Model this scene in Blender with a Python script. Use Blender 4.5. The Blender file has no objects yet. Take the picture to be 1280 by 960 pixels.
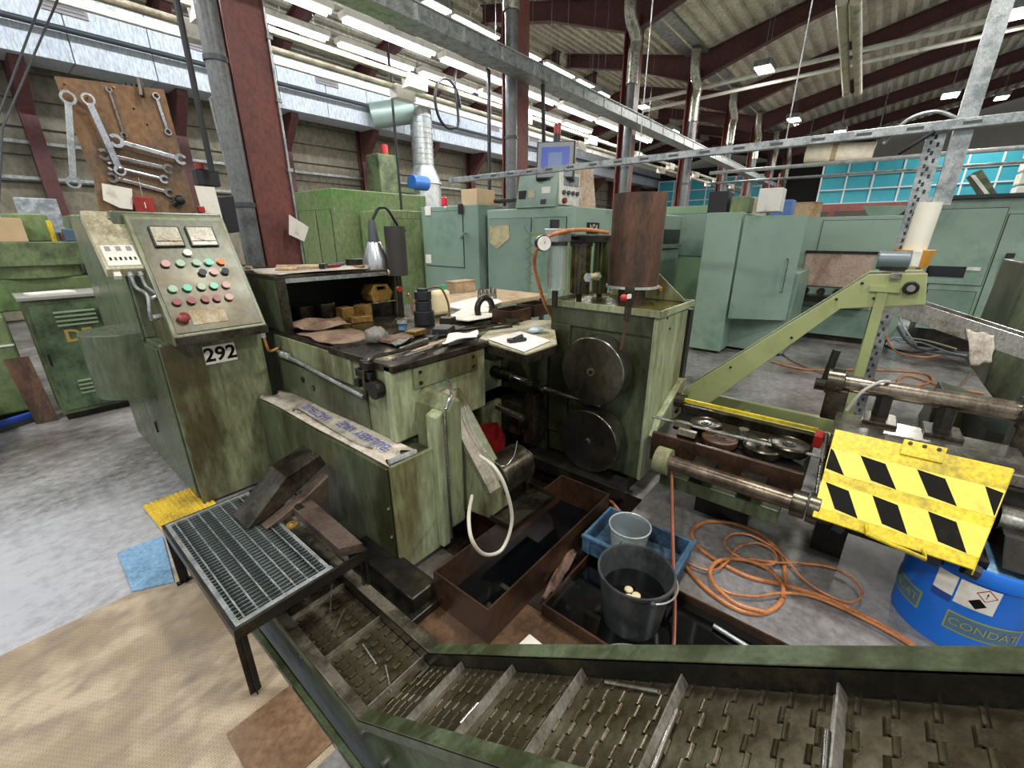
import bpy, math, random
from mathutils import Vector, Matrix
random.seed(7)
# ------------------------------------------------------------------ camera, world, lights, exposure
sc = bpy.context.scene
COL = sc.collection
F, EYE = 530.0, 1.7
TH, YAW = math.atan(530.0/1510.0), math.radians(39.3)
FW = Vector((math.cos(YAW), math.sin(YAW), 0)); RT = Vector((math.sin(YAW), -math.cos(YAW), 0)); ZUP = Vector((0, 0, 1))
DD = FW*math.cos(TH) - ZUP*math.sin(TH); UU = FW*math.sin(TH) + ZUP*math.cos(TH)
cam = bpy.data.cameras.new('camera'); co = bpy.data.objects.new('camera', cam); COL.objects.link(co)
cam.sensor_width = 36; cam.lens = F/1280*36; cam.clip_start = .02; cam.clip_end = 200
mw = Matrix((RT, UU, -DD)).transposed().to_4x4(); mw.translation = (0, 0, EYE); co.matrix_world = mw
sc.camera = co
w = bpy.data.worlds.new('hall_daylight'); sc.world = w; w.use_nodes = True
w.node_tree.nodes['Background'].inputs[0].default_value = (.90, .96, 1.0, 1)
w.node_tree.nodes['Background'].inputs[1].default_value = 0.62
sc.view_settings.view_transform = 'Standard'; sc.view_settings.look = 'None'
sc.view_settings.gamma = 1; sc.view_settings.exposure = 0.2
sc.cycles.use_denoising = True; sc.cycles.max_bounces = 7; sc.cycles.sample_clamp_indirect = 6
try: sc.cycles.denoiser = 'OPENIMAGEDENOISE'
except Exception: pass
# measuring helpers: where the sight line of a photo point meets a plane of the hall
def ray(px, py): return DD + RT*((px-640)/F) - UU*((py-480)/F)
def at_z(px, py, z): r = ray(px, py); return Vector((0, 0, EYE)) + r*((z-EYE)/r.z)
def at_x(px, py, x): r = ray(px, py); return Vector((0, 0, EYE)) + r*(x/r.x)
def at_y(px, py, y): r = ray(px, py); return Vector((0, 0, EYE)) + r*(y/r.y)
# ------------------------------------------------------------------ mesh helpers
V = Vector
class MB:
    def __init__(s): s.v = []; s.f = []
    def add(s, vs, fs):
        n = len(s.v); s.v += [V(p) for p in vs]; s.f += [tuple(i+n for i in f) for f in fs]; return s
    def box(s, x0, x1, y0, y1, z0, z1):
        return s.add([(x, y, z) for z in (z0, z1) for x, y in ((x0, y0), (x1, y0), (x1, y1), (x0, y1))],
              [(3, 2, 1, 0), (4, 5, 6, 7), (0, 1, 5, 4), (1, 2, 6, 5), (2, 3, 7, 6), (3, 0, 4, 7)])
    def obox(s, c, size, ax=None):      # ax: three unit axes
        ax = ax or (V((1, 0, 0)), V((0, 1, 0)), V((0, 0, 1))); c = V(c)
        h = [a*(d/2) for a, d in zip(ax, size)]
        return s.add([c+h[0]*i+h[1]*j+h[2]*k for k in (-1, 1) for i, j in ((-1, -1), (1, -1), (1, 1), (-1, 1))],
              [(3, 2, 1, 0), (4, 5, 6, 7), (0, 1, 5, 4), (1, 2, 6, 5), (2, 3, 7, 6), (3, 0, 4, 7)])
    def bar(s, p, q, w_, h_, upv=(0, 0, 1)):
        p, q = V(p), V(q); d = (q-p); L = d.length; d.normalize(); upv = V(upv)
        if abs(d.dot(upv)) > .98: upv = V((0, 1, 0))
        sd = d.cross(upv).normalized(); u = sd.cross(d)
        return s.obox((p+q)/2, (L, w_, h_), (d, -sd, u))
    def cyl(s, p, q, r, r2=None, n=14, caps=True):
        p, q = V(p), V(q); r2 = r if r2 is None else r2; d = (q-p).normalized()
        a = V((0, 0, 1)) if abs(d.z) < .9 else V((1, 0, 0)); u = d.cross(a).normalized(); w2 = d.cross(u)
        vs = []
        for c, rr in ((p, r), (q, r2)):
            vs += [c+(u*math.cos(t*2*math.pi/n)+w2*math.sin(t*2*math.pi/n))*rr for t in range(n)]
        fs = [(i, (i+1) % n, n+(i+1) % n, n+i) for i in range(n)]
        if caps: fs += [tuple(range(n-1, -1, -1)), tuple(range(n, 2*n))]
        return s.add(vs, fs)
    def tube(s, pts, r, n=8, smooth=6, closed=False):
        pts = [V(p) for p in pts]
        if smooth and len(pts) > 2:
            o = []; m = len(pts)
            for i in range(m if closed else m-1):
                p0, p1, p2, p3 = (pts[(i-1) % m] if closed or i else pts[0]), pts[i], pts[(i+1) % m], (pts[(i+2) % m] if closed or i+2 < m else pts[-1])
                for k in range(smooth):
                    t = k/smooth
                    o.append(.5*((2*p1)+(p2-p0)*t+(2*p0-5*p1+4*p2-p3)*t*t+(3*p1-p0-3*p2+p3)*t**3))
            if not closed: o.append(pts[-1])
            pts = o
        m = len(pts); vs = []; fs = []; u = None
        for i, p in enumerate(pts):
            d = (pts[(i+1) % m]-pts[i-1]) if closed else (pts[min(i+1, m-1)]-pts[max(i-1, 0)])
            d = d.normalized() if d.length > 1e-9 else V((0, 0, 1))
            if u is None: u = d.orthogonal().normalized()
            u = (u-d*u.dot(d)); u = u.normalized() if u.length > 1e-6 else d.orthogonal().normalized()
            w2 = d.cross(u)
            vs += [p+(u*math.cos(t*2*math.pi/n)+w2*math.sin(t*2*math.pi/n))*r for t in range(n)]
        for i in range(m if closed else m-1):
            a, b = i*n, ((i+1) % m)*n
            fs += [(a+t, a+(t+1) % n, b+(t+1) % n, b+t) for t in range(n)]
        if not closed: fs += [tuple(range(n-1, -1, -1)), tuple(range((m-1)*n, m*n))]
        return s.add(vs, fs)
    def lathe(s, prof, c, n=24, axis=None):     # prof: (radius, height) along axis from c
        d = V(axis or (0, 0, 1)).normalized(); a = V((0, 0, 1)) if abs(d.z) < .9 else V((1, 0, 0)); u = d.cross(a).normalized(); w2 = d.cross(u); c = V(c)
        vs = [c+d*h+(u*math.cos(t*2*math.pi/n)+w2*math.sin(t*2*math.pi/n))*r for r, h in prof for t in range(n)]
        fs = [(i*n+t, i*n+(t+1) % n, (i+1)*n+(t+1) % n, (i+1)*n+t) for i in range(len(prof)-1) for t in range(n)]
        return s.add(vs, fs)
    def prism(s, poly, axis, a, b):     # poly in the two other axes (cyclic xyz order kept), extruded a..b on axis
        def mk(p, t): return {'x': (t, p[0], p[1]), 'y': (p[0], t, p[1]), 'z': (p[0], p[1], t)}[axis]
        n = len(poly)
        return s.add([mk(p, a) for p in poly]+[mk(p, b) for p in poly],
              [tuple(range(n-1, -1, -1)), tuple(range(n, 2*n))]+[(i, (i+1) % n, n+(i+1) % n, n+i) for i in range(n)])
    def plate(s, pts, t, nrm=None):     # polygon of 3-D points thickened by t along its normal
        pts = [V(p) for p in pts]; nrm = V(nrm) if nrm else (pts[1]-pts[0]).cross(pts[2]-pts[0]).normalized(); n = len(pts)
        return s.add(pts+[p+nrm*t for p in pts], [tuple(range(n-1, -1, -1)), tuple(range(n, 2*n))]+[(i, (i+1) % n, n+(i+1) % n, n+i) for i in range(n)])
    def grid(s, fn, nu, nv):
        return s.add([fn(i/nu, j/nv) for j in range(nv+1) for i in range(nu+1)],
              [(j*(nu+1)+i, j*(nu+1)+i+1, (j+1)*(nu+1)+i+1, (j+1)*(nu+1)+i) for j in range(nv) for i in range(nu)])
    def ball(s, c, r, n=10, sq=(1, 1, 1), jit=0):
        c = V(c); m = n//2
        vs = []
        for j in range(m+1):
            for i in range(n):
                t, p = 2*math.pi*i/n, math.pi*j/m; k = 1+jit*(random.random()-.5)
                vs.append(c+V((math.cos(t)*math.sin(p)*r*sq[0]*k, math.sin(t)*math.sin(p)*r*sq[1]*k, math.cos(p)*r*sq[2]*k)))
        return s.add(vs, [(j*n+i, (j+1)*n+i, (j+1)*n+(i+1) % n, j*n+(i+1) % n) for j in range(m) for i in range(n)])
    def text(s, body, size, o, ux, uy, align='CENTER', thick=0.0006, off=0):
        cu = bpy.data.curves.new('t', 'FONT'); cu.body = body; cu.size = size; cu.align_x = align; cu.align_y = 'CENTER'; cu.extrude = thick; cu.offset = off; cu.resolution_u = 3
        ob = bpy.data.objects.new('t', cu); me = bpy.data.meshes.new_from_object(ob)
        ux, uy = V(ux).normalized(), V(uy).normalized(); uz = ux.cross(uy); o = V(o)
        s.add([o+ux*v.co.x+uy*v.co.y+uz*(v.co.z+thick) for v in me.vertices], [tuple(p.vertices) for p in me.polygons])
        bpy.data.objects.remove(ob); bpy.data.meshes.remove(me); bpy.data.curves.remove(cu); return s
    def build(s, name, mat, parent=None, bev=0, smooth=False, base=None):
        o0 = wpos(parent) if parent else V(base) if base is not None else s.base()
        me = bpy.data.meshes.new(name); me.from_pydata([v-o0 for v in s.v], [], s.f); me.materials.append(mat)
        if smooth:
            me.polygons.foreach_set('use_smooth', [True]*len(me.polygons))
            try: me.set_sharp_from_angle(angle=math.radians(40))
            except Exception: pass
        me.update()
        o = bpy.data.objects.new(name, me); COL.objects.link(o)
        if parent: o.parent = parent
        else: o.location = o0
        WP[o.name] = o0
        if bev:
            m = o.modifiers.new('bevel', 'BEVEL'); m.width = bev; m.segments = 2; m.limit_method = 'ANGLE'; m.angle_limit = math.radians(50)
        return o
    def base(s):
        xs = [v.x for v in s.v]; ys = [v.y for v in s.v]; zs = [v.z for v in s.v]
        return V(((min(xs)+max(xs))/2, (min(ys)+max(ys))/2, min(zs)))
WP = {}
def wpos(o): return WP.get(o.name, V((0, 0, 0)))
def tag(o, label, cat, group=None, kind=None):
    if label: o['label'] = label
    if cat: o['category'] = cat
    if group: o['group'] = group
    if kind: o['kind'] = kind
    return o
def thing(name, label, cat, base, group=None):
    o = bpy.data.objects.new(name, None); COL.objects.link(o); o.location = base; o.empty_display_size = .1; WP[o.name] = V(base)
    return tag(o, label, cat, group)
def struct(mb, name, mat, bev=0): return tag(mb.build(name, mat, None, bev, base=(0, 0, 0)), None, None, None, 'structure')
def inst(o, loc, parent=None, rot=None):      # copy of one part/thing mesh
    c = o.copy(); COL.objects.link(c); WP[c.name] = V(loc); c.parent = parent
    c.location = V(loc)-(wpos(parent) if parent else V((0, 0, 0)))
    if rot is not None: c.rotation_euler = rot
    return c
def B(*a): return MB().box(*a)
def C_(*a, **k): return MB().cyl(*a, **k)
# ------------------------------------------------------------------ materials
def lin(h):
    h = h.lstrip('#'); return tuple(((int(h[i:i+2], 16)/255+.055)/1.055)**2.4 if int(h[i:i+2], 16) > 10 else int(h[i:i+2], 16)/255/12.92 for i in (0, 2, 4))+(1,)
MC = {}
def M(name, col, rough=.5, metal=0, var=.18, dirt=None, amt=.0, scale=5, bump=0, streak=1.0, emit=0, alpha=None, spec=.5, trans=0, dsoft=.16):
    if name in MC: return MC[name]
    m = bpy.data.materials.new(name); m.use_nodes = True; nt = m.node_tree; N, L = nt.nodes, nt.links
    b = N['Principled BSDF']; b.inputs['Roughness'].default_value = rough; b.inputs['Metallic'].default_value = metal
    b.inputs['Specular IOR Level'].default_value = spec
    c = lin(col); b.inputs['Base Color'].default_value = c
    if trans: b.inputs['Transmission Weight'].default_value = trans
    if alpha is not None: b.inputs['Alpha'].default_value = alpha
    if emit: b.inputs['Emission Color'].default_value = c; b.inputs['Emission Strength'].default_value = emit
    if var or amt or bump:
        tc = N.new('ShaderNodeTexCoord'); mp = N.new('ShaderNodeMapping'); mp.inputs['Scale'].default_value = (1, 1, streak); L.new(tc.outputs['Object'], mp.inputs[0])
        n1 = N.new('ShaderNodeTexNoise'); n1.inputs['Scale'].default_value = scale; n1.inputs['Detail'].default_value = 6; n1.inputs['Roughness'].default_value = .62; L.new(mp.outputs[0], n1.inputs[0])
        r1 = N.new('ShaderNodeValToRGB'); e = r1.color_ramp.elements
        e[0].position = .3; e[1].position = .7
        e[0].color = tuple(x*(1-var) for x in c[:3])+(1,); e[1].color = tuple(min(1, x*(1+var)) for x in c[:3])+(1,)
        L.new(n1.outputs['Fac'], r1.inputs[0]); out = r1.outputs[0]
        if amt:
            n2 = N.new('ShaderNodeTexNoise'); n2.inputs['Scale'].default_value = scale*.55; n2.inputs['Detail'].default_value = 9; n2.inputs['Roughness'].default_value = .68
            mp2 = N.new('ShaderNodeMapping'); mp2.inputs['Location'].default_value = (3.1, 1.7, 5.2); mp2.inputs['Scale'].default_value = (1, 1, streak); L.new(tc.outputs['Object'], mp2.inputs[0]); L.new(mp2.outputs[0], n2.inputs[0])
            r2 = N.new('ShaderNodeValToRGB'); q = r2.color_ramp.elements; mid = .72-.44*amt
            q[0].position = max(0, mid-dsoft/2); q[1].position = min(1, mid+dsoft/2); q[0].color = (0, 0, 0, 1); q[1].color = (1, 1, 1, 1)
            L.new(n2.outputs['Fac'], r2.inputs[0])
            mx = N.new('ShaderNodeMix'); mx.data_type = 'RGBA'; L.new(r2.outputs[0], mx.inputs[0]); L.new(out, mx.inputs[6]); mx.inputs[7].default_value = lin(dirt); out = mx.outputs[2]
        if amt >= .3:      # fine speckle, scratches and drips on the paint
            n3 = N.new('ShaderNodeTexNoise'); n3.inputs['Scale'].default_value = scale*9; n3.inputs['Detail'].default_value = 5; n3.inputs['Roughness'].default_value = .7
            mp3 = N.new('ShaderNodeMapping'); mp3.inputs['Scale'].default_value = (1, 1, min(1, streak*.6)); L.new(tc.outputs['Object'], mp3.inputs[0]); L.new(mp3.outputs[0], n3.inputs[0])
            r3 = N.new('ShaderNodeValToRGB'); k3 = r3.color_ramp.elements; k3[0].position = .34; k3[1].position = .6; k3[0].color = (.5, .48, .44, 1); k3[1].color = (1.08, 1.08, 1.06, 1); L.new(n3.outputs['Fac'], r3.inputs[0])
            m3 = N.new('ShaderNodeMix'); m3.data_type = 'RGBA'; m3.blend_type = 'MULTIPLY'; m3.inputs[0].default_value = .75; L.new(out, m3.inputs[6]); L.new(r3.outputs[0], m3.inputs[7]); out = m3.outputs[2]
        L.new(out, b.inputs['Base Color'])
        rr = N.new('ShaderNodeMapRange'); rr.inputs[3].default_value = max(.03, rough-.13); rr.inputs[4].default_value = min(1, rough+.13); L.new(n1.outputs['Fac'], rr.inputs[0]); L.new(rr.outputs[0], b.inputs['Roughness'])
        if bump:
            bp = N.new('ShaderNodeBump'); bp.inputs['Strength'].default_value = bump; bp.inputs['Distance'].default_value = .01; L.new(n1.outputs['Fac'], bp.inputs['Height']); L.new(bp.outputs[0], b.inputs['Normal'])
    MC[name] = m; return m
green = M('oily_green_paint', '7b8262', .36, 0, .16, '47432a', .48, 4, .05, .35)
green_l = M('pale_green_paint', '949d7c', .4, 0, .12, '676342', .38, 4, .04, .3)
green_d = M('dark_green_paint', '525a44', .33, 0, .2, '2f321c', .5, 4, .05, .4)
green_cab = M('grey_green_cabinet', '5f6754', .28, .0, .14, '47503a', .38, 3, .03, .5)
pale = M('light_green_conveyor_paint', '98a06c', .42, 0, .08, '80804e', .2, 3, .02)
teal = M('sea_green_machine_paint', '859b8b', .42, 0, .08, '62806c', .25, 2)
teal_d = M('sea_green_door_paint', '778d7e', .42, 0, .08, '587663', .25, 2)
bright = M('grass_green_paint', '75855a', .45, 0, .1, '59803e', .3, 2)
bright_d = M('worn_green_paint', '66734f', .45, 0, .15, '35402a', .45, 4)
belt_m = M('oily_belt_steel', '716b5a', .3, .7, .2, '463d2a', .42, 7, 0)
rail_m = M('conveyor_green', '566149', .34, 0, .2, '343a22', .5, 9, .05)
railtop = M('worn_rail_steel', '8a8376', .3, .7, .2, '4d4a3c', .45, 12, .03)
steel = M('bright_steel', 'b9b8b2', .26, .95, .12, '7d7666', .3, 12)
steel_d = M('dark_oily_steel', '5b564b', .3, .85, .25, '2f2a20', .45, 10, .04)
iron = M('black_cast_iron', '25231f', .35, .5, .3, '46402f', .3, 10, .06)
rust = M('rusty_steel', '6a4a39', .48, .4, .3, '43362e', .5, 7, .1, .4)
rustbox = M('oily_brown_sheet', '4c3525', .34, .3, .3, '2f2118', .5, 5, .04)
brownfl = M('oily_brown_floor', '664d3a', .3, 0, .2, '43301f', .5, 5, .03)
black = M('black_rubber', '17171a', .5, 0, .1)
oil = M('black_oil', '07080a', .06, 0, 0)
galv_d = M('oily_grating_steel', '7f898a', .38, .6, .2, '44494a', .45, 20)
galv = M('galvanised_steel', 'aeb3b4', .38, .7, .14, '83898a', .4, 18)
galv_l = M('pale_grey_metal', 'c3c7c6', .4, .5, .1, '979c9c', .3, 10)
maroon = M('maroon_steel_paint', '774039', .5, 0, .1, '5b302b', .35, 3)
maroon_d = M('roof_beam_maroon', '5d3634', .6, 0, .1, '4a2a28', .35, 2)
deckm = M('corrugated_roof_sheet', 'cbc5b4', .6, 0, .08, 'a8a292', .3, 1.2)
wallm = M('grey_beige_wall_sheet', '857f6c', .6, 0, .06, '837f6f', .3, 1)
ductm = M('bright_duct_sheet', 'd5dde8', .45, .15, .05, 'c6d0de', .4, 3, 0, .4)
white = M('white_paint', 'd8d6cc', .5, 0, .06, 'a9a596', .25, 8)
cream = M('cream_grey_paint', 'b9b39a', .45, 0, .1, '857b5c', .35, 8)
paper = M('paper', 'dcd7cc', .8, 0, .07, 'b3a793', .2, 12)
cloth = M('grey_white_cloth', 'c2b9ac', .9, 0, .14, '8c7f70', .35, 12, .3)
ragm = M('grey_rag', '7d7a74', .95, 0, .25, '54504a', .4, 25, .5)
brownrag = M('brown_oily_cloth', '86705e', .85, 0, .2, '5f4836', .4, 10, .3)
wood = M('raw_wood', 'b59d7c', .7, 0, .2, '94703f', .3, 9)
board = M('brown_fibreboard', '84613f', .6, 0, .14, '62503f', .42, 5, .03)
blue = M('blue_drum_plastic', '1566c8', .35, 0, .06, '0f4f9e', .2, 6)
bluep = M('pale_blue_sheet', '7ba3c6', .5, 0, .08, '5f86a6', .3, 6)
bluecr = M('blue_crate_plastic', '40607c', .45, 0, .15, '1f2a33', .5, 9)
yellow = M('yellow_guard_paint', 'd9bf22', .45, 0, .06, '8d7d2a', .3, 6, .02)
yellow_p = M('pale_yellow_paint', 'd8c94e', .45, 0, .05, 'b7a53a', .2, 8)
yellow_m = M('yellow_rubber_mat', 'd9b93c', .55, 0, .12, 'a98d33', .4, 9)
blk = M('black_marking', '0e0d0a', .75, 0, .1, '2a2617', .2, 9, spec=.15)
red = M('red_paint', 'a8221c', .45, 0, .1, '6d1712', .3, 8)
reddk = M('dark_red_guard', '8a1c1c', .4, 0, .12, '4a1512', .35, 8)
orange = M('orange_plastic', 'cf7430', .45, 0, .1)
copper = M('orange_rubber_hose', 'bd7b4c', .42, 0, .12, '8d5733', .35, 20)
copper2 = M('copper_tube', '7d4a38', .35, .5, .15)
grey = M('grey_plastic', '84878a', .5, 0, .08)
greyd = M('dark_grey_plastic', '3e4145', .45, 0, .1)
bucketm = M('charcoal_bucket_plastic', '3d4042', .35, 0, .1, '26282a', .35, 7)
conc = M('grey_concrete', '807c78', .33, 0, .16, '5b5650', .48, 1.3, .02, 1, dsoft=.3)
plate_m = M('grey_floor_plate', '87868a', .42, 0, .14, '6c6964', .42, 3, .02, dsoft=.3)
clear = M('clear_plastic', 'dfe6e2', .12, 0, 0, trans=.85)
glass = M('instrument_glass', 'b9b4a0', .2, 0, .06, 'b3a277', .3, 9)
tealp = M('turquoise_sheet', '3aa5b8', .5, 0, .06)
whitegl = M('white_grid_bar', 'd9e4e4', .5, 0, 0)
lampon = M('lamp_glow', 'fff3e2', .5, 0, 0, emit=9)
tubeon = M('fluorescent_tube_glow', 'f8f3ff', .5, 0, 0, emit=4)
screen = M('lit_blue_screen', '1f3a8c', .3, 0, 0, emit=.35)
brass = M('brass_block', 'a8854a', .35, .6, .2, '5e4723', .4, 9)
far_d = M('dark_far_panel', '2c2b29', .7, 0, .1)
farw = M('far_grey_wall', 'a39f97', .7, 0, .05)
def mat_sheet(name, c1, c2, c3, ang):
    m = bpy.data.materials.new(name); m.use_nodes = True; nt = m.node_tree; N, L = nt.nodes, nt.links; b = N['Principled BSDF']
    tc = N.new('ShaderNodeTexCoord'); mp = N.new('ShaderNodeMapping'); mp.inputs['Rotation'].default_value = (0, 0, ang); L.new(tc.outputs['Object'], mp.inputs[0])
    n1 = N.new('ShaderNodeTexNoise'); n1.inputs['Scale'].default_value = 2.6; n1.inputs['Detail'].default_value = 7; n1.inputs['Roughness'].default_value = .6; L.new(mp.outputs[0], n1.inputs[0])
    n2 = N.new('ShaderNodeTexNoise'); n2.inputs['Scale'].default_value = 9; n2.inputs['Detail'].default_value = 6
    mp2 = N.new('ShaderNodeMapping'); mp2.inputs['Scale'].default_value = (.8, 1.3, 1); mp2.inputs['Rotation'].default_value = (0, 0, ang+.5); L.new(tc.outputs['Object'], mp2.inputs[0]); L.new(mp2.outputs[0], n2.inputs[0])
    ck = N.new('ShaderNodeTexBrick'); ck.inputs['Scale'].default_value = 26; ck.inputs['Mortar Size'].default_value = .03; ck.inputs['Color1'].default_value = (1, 1, 1, 1); ck.inputs['Color2'].default_value = (.9, .9, .9, 1); ck.inputs['Mortar'].default_value = (.55, .55, .55, 1); L.new(mp.outputs[0], ck.inputs[0])
    r1 = N.new('ShaderNodeValToRGB'); e = r1.color_ramp.elements; e[0].position = .42; e[1].position = .56; e[0].color = lin(c1); e[1].color = lin(c2); L.new(n1.outputs['Fac'], r1.inputs[0])
    r2 = N.new('ShaderNodeValToRGB'); q = r2.color_ramp.elements; q[0].position = .45; q[1].position = .7; L.new(n2.outputs['Fac'], r2.inputs[0])
    mx = N.new('ShaderNodeMix'); mx.data_type = 'RGBA'; L.new(r2.outputs[0], mx.inputs[0]); L.new(r1.outputs[0], mx.inputs[6]); mx.inputs[7].default_value = lin(c3)
    mu = N.new('ShaderNodeMix'); mu.data_type = 'RGBA'; mu.blend_type = 'MULTIPLY'; mu.inputs[0].default_value = .8; L.new(mx.outputs[2], mu.inputs[6]); L.new(ck.outputs[0], mu.inputs[7]); L.new(mu.outputs[2], b.inputs['Base Color'])
    bp = N.new('ShaderNodeBump'); bp.inputs['Strength'].default_value = .25; bp.inputs['Distance'].default_value = .002; L.new(ck.outputs['Fac'], bp.inputs['Height']); bp.invert = True; L.new(bp.outputs[0], b.inputs['Normal'])
    b.inputs['Roughness'].default_value = .38
    return m
sheet_m = mat_sheet('ribbed_beige_floor_sheet', 'b7a68d', '97876f', '857767', .2)
def mat_floor(name):
    m = bpy.data.materials.new(name); m.use_nodes = True; nt = m.node_tree; N, L = nt.nodes, nt.links; b = N['Principled BSDF']
    tc = N.new('ShaderNodeTexCoord'); mp = N.new('ShaderNodeMapping'); L.new(tc.outputs['Object'], mp.inputs[0]); mp.inputs['Scale'].default_value = (1, 1.2, 1)
    n1 = N.new('ShaderNodeTexNoise'); n1.inputs['Scale'].default_value = .9; n1.inputs['Detail'].default_value = 8; n1.inputs['Roughness'].default_value = .62; L.new(mp.outputs[0], n1.inputs[0])
    n2 = N.new('ShaderNodeTexNoise'); n2.inputs['Scale'].default_value = 14; n2.inputs['Detail'].default_value = 7; n2.inputs['Roughness'].default_value = .7; L.new(mp.outputs[0], n2.inputs[0])
    r1 = N.new('ShaderNodeValToRGB'); e = r1.color_ramp.elements; e[0].position = .36; e[1].position = .64; e[0].color = lin('4d4842'); e[1].color = lin('a3a09e'); L.new(n1.outputs['Fac'], r1.inputs[0])
    r2 = N.new('ShaderNodeValToRGB'); q = r2.color_ramp.elements; q[0].position = .35; q[1].position = .75; q[0].color = (.55, .55, .55, 1); q[1].color = (1.25, 1.25, 1.28, 1); L.new(n2.outputs['Fac'], r2.inputs[0])
    mu = N.new('ShaderNodeMix'); mu.data_type = 'RGBA'; mu.blend_type = 'MULTIPLY'; mu.inputs[0].default_value = .7; L.new(r1.outputs[0], mu.inputs[6]); L.new(r2.outputs[0], mu.inputs[7]); L.new(mu.outputs[2], b.inputs['Base Color'])
    gp_ = N.new('ShaderNodeVectorMath'); gp_.operation = 'DISTANCE'; L.new(tc.outputs['Object'], gp_.inputs[0]); gp_.inputs[1].default_value = (-.75, 3.0, 0)  # pale bluish patch around a fixed spot, edge broken up by noise
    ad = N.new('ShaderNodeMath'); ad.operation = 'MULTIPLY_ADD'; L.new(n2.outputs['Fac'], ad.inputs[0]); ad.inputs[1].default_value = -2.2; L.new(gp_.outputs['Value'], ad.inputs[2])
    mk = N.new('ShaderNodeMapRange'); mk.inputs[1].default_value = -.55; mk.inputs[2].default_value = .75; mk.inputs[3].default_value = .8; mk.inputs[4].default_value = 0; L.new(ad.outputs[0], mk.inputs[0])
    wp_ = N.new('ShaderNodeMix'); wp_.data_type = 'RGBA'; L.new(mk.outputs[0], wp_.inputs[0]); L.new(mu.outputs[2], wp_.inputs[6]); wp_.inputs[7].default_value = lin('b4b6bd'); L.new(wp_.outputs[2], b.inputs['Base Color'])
    rr = N.new('ShaderNodeMapRange'); rr.inputs[3].default_value = .08; rr.inputs[4].default_value = .34; L.new(n1.outputs['Fac'], rr.inputs[0]); L.new(rr.outputs[0], b.inputs['Roughness'])
    bp = N.new('ShaderNodeBump'); bp.inputs['Strength'].default_value = .18; bp.inputs['Distance'].default_value = .004; L.new(n2.outputs['Fac'], bp.inputs['Height']); L.new(bp.outputs[0], b.inputs['Normal'])
    return m
floor_m = mat_floor('mottled_wet_concrete')
# ------------------------------------------------------------------ the hall
XMIN, XMAX, YW = -9.0, 36.0, 13.6
fl = MB().box(XMIN, .39, -14, YW, -.3, 0).box(.39, .8, 2.35, YW, -.3, 0).box(.8, XMAX, -14, YW, -.3, 0)
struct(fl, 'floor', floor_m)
struct(MB().box(.39, .8, -14, 2.35, -.45, -.42), 'floor_pit', iron)
pe = struct(MB().box(.372, .392, -2, 2.35, -.06, .012).box(.392, .40, -2, 2.35, -.06, -.0), 'trim_1', rail_m)
# side wall of horizontal sheet cassettes
wl = struct(B(-2, XMAX, YW, YW+.1, 0, 6.35), 'wall_left', wallm)
PANROW = [0, .9, 1.8, 2.7, 3.2, 3.7, 4.2, 4.7, 5.2, 5.75, 6.3]
for k in range(len(PANROW)-1):
    for j in range(7):
        x0 = -2+j*5.4
        B(x0+.01, x0+5.39, YW-.06-.02*(k % 2), YW+.01, PANROW[k]+.02, PANROW[k+1]-.02).build('panel', wallm, wl, .01)
for z in (2.0, 2.75, 3.4): B(-2, XMAX, YW-.24, YW-.17, z, z+.06).build('girt', galv, wl)
wf = struct(B(34.6, 34.8, -14, YW, 0, 8.6), 'wall_far', farw)
for j in range(7): B(34.52, 34.61, -13.9+j*3.93, -13.9+j*3.93+3.9, 3.4, 8.5).build('panel', farw, wf)
B(34.45, 34.62, 3.5, YW, 0, 6.2).build('dark_panel', far_d, wf)
# roof
def zr(y): return 7.3-(y-9.2)*.227 if y > 9.2 else 6.35+(y-4.9)*.221 if y > 4.9 else 6.35+(4.9-y)*.235 if y > -4.5 else 8.56-(-4.5-y)*.235
ce = struct(MB().box(-3, XMAX, 4.6, 5.2, 6.36, 6.4), 'ceiling', galv)
def sheet(x0, x1, ya, yb):
    n = max(1, round(abs(yb-ya)/.3)); mb = MB(); pr = []
    for i in range(n):
        a = ya+(yb-ya)*i/n; d = (yb-ya)/n
        for t, h in ((0, 0), (.42, 0), (.5, .09), (.92, .09)): pr.append((a+d*t, zr(a+d*t)+h))
    pr.append((yb, zr(yb)))
    for i in range(len(pr)-1):
        p, q = pr[i], pr[i+1]
        mb.add([(x0, *p), (x0, *q), (x1, *q), (x1, *p)], [(0, 1, 2, 3)])
    return mb
BX = [-1.95+4*k for k in range(10)]
for k in range(len(BX)-1):
    for ya, yb in ((YW, 9.2), (9.2, 4.9), (4.9, 0.1), (.1, -4.5), (-4.5, -9.5)):
        sheet(BX[k], BX[k+1]-.01, ya, yb).build('roof_sheet', deckm, ce)
# rafters: I-beams following the roof, deepened at the columns
def rafter(x, nodes, nm, label, grp):
    t = thing(nm, label, 'beam', (x, nodes[0][0], 0), grp)
    top = [(y, zr(y)-.02) for y, d in nodes]; bot = [(y, zr(y)-.02-d) for y, d in nodes]
    MB().prism(top+bot[::-1], 'x', x-.012, x+.012).build('web', maroon_d, t)
    for line, s in ((top, 0), (bot, 1)):
        mb = MB()
        for (a, b) in zip(line[:-1], line[1:]): mb.bar((x, a[0], a[1]), (x, b[0], b[1]), .2, .025)
        mb.build('flange', maroon_d, t)
    return t
for x in BX[1:]:
    rafter(x, [(4.9, .62), (2.6, .4), (-4.5, .4), (-9.5, .4)], 'roof_rafter', 'maroon steel roof rafter rising from the column row under the corrugated roof', 'rafters rising from the column row')
    rafter(x, [(9.2, .36), (7.0, .36), (4.9, .62)], 'roof_rafter', 'maroon steel rafter climbing from the column row towards the wall-side roof ridge', 'rafters on the wall side of the column row')
WX = [1.4+2.45*k for k in range(14)]
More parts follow.
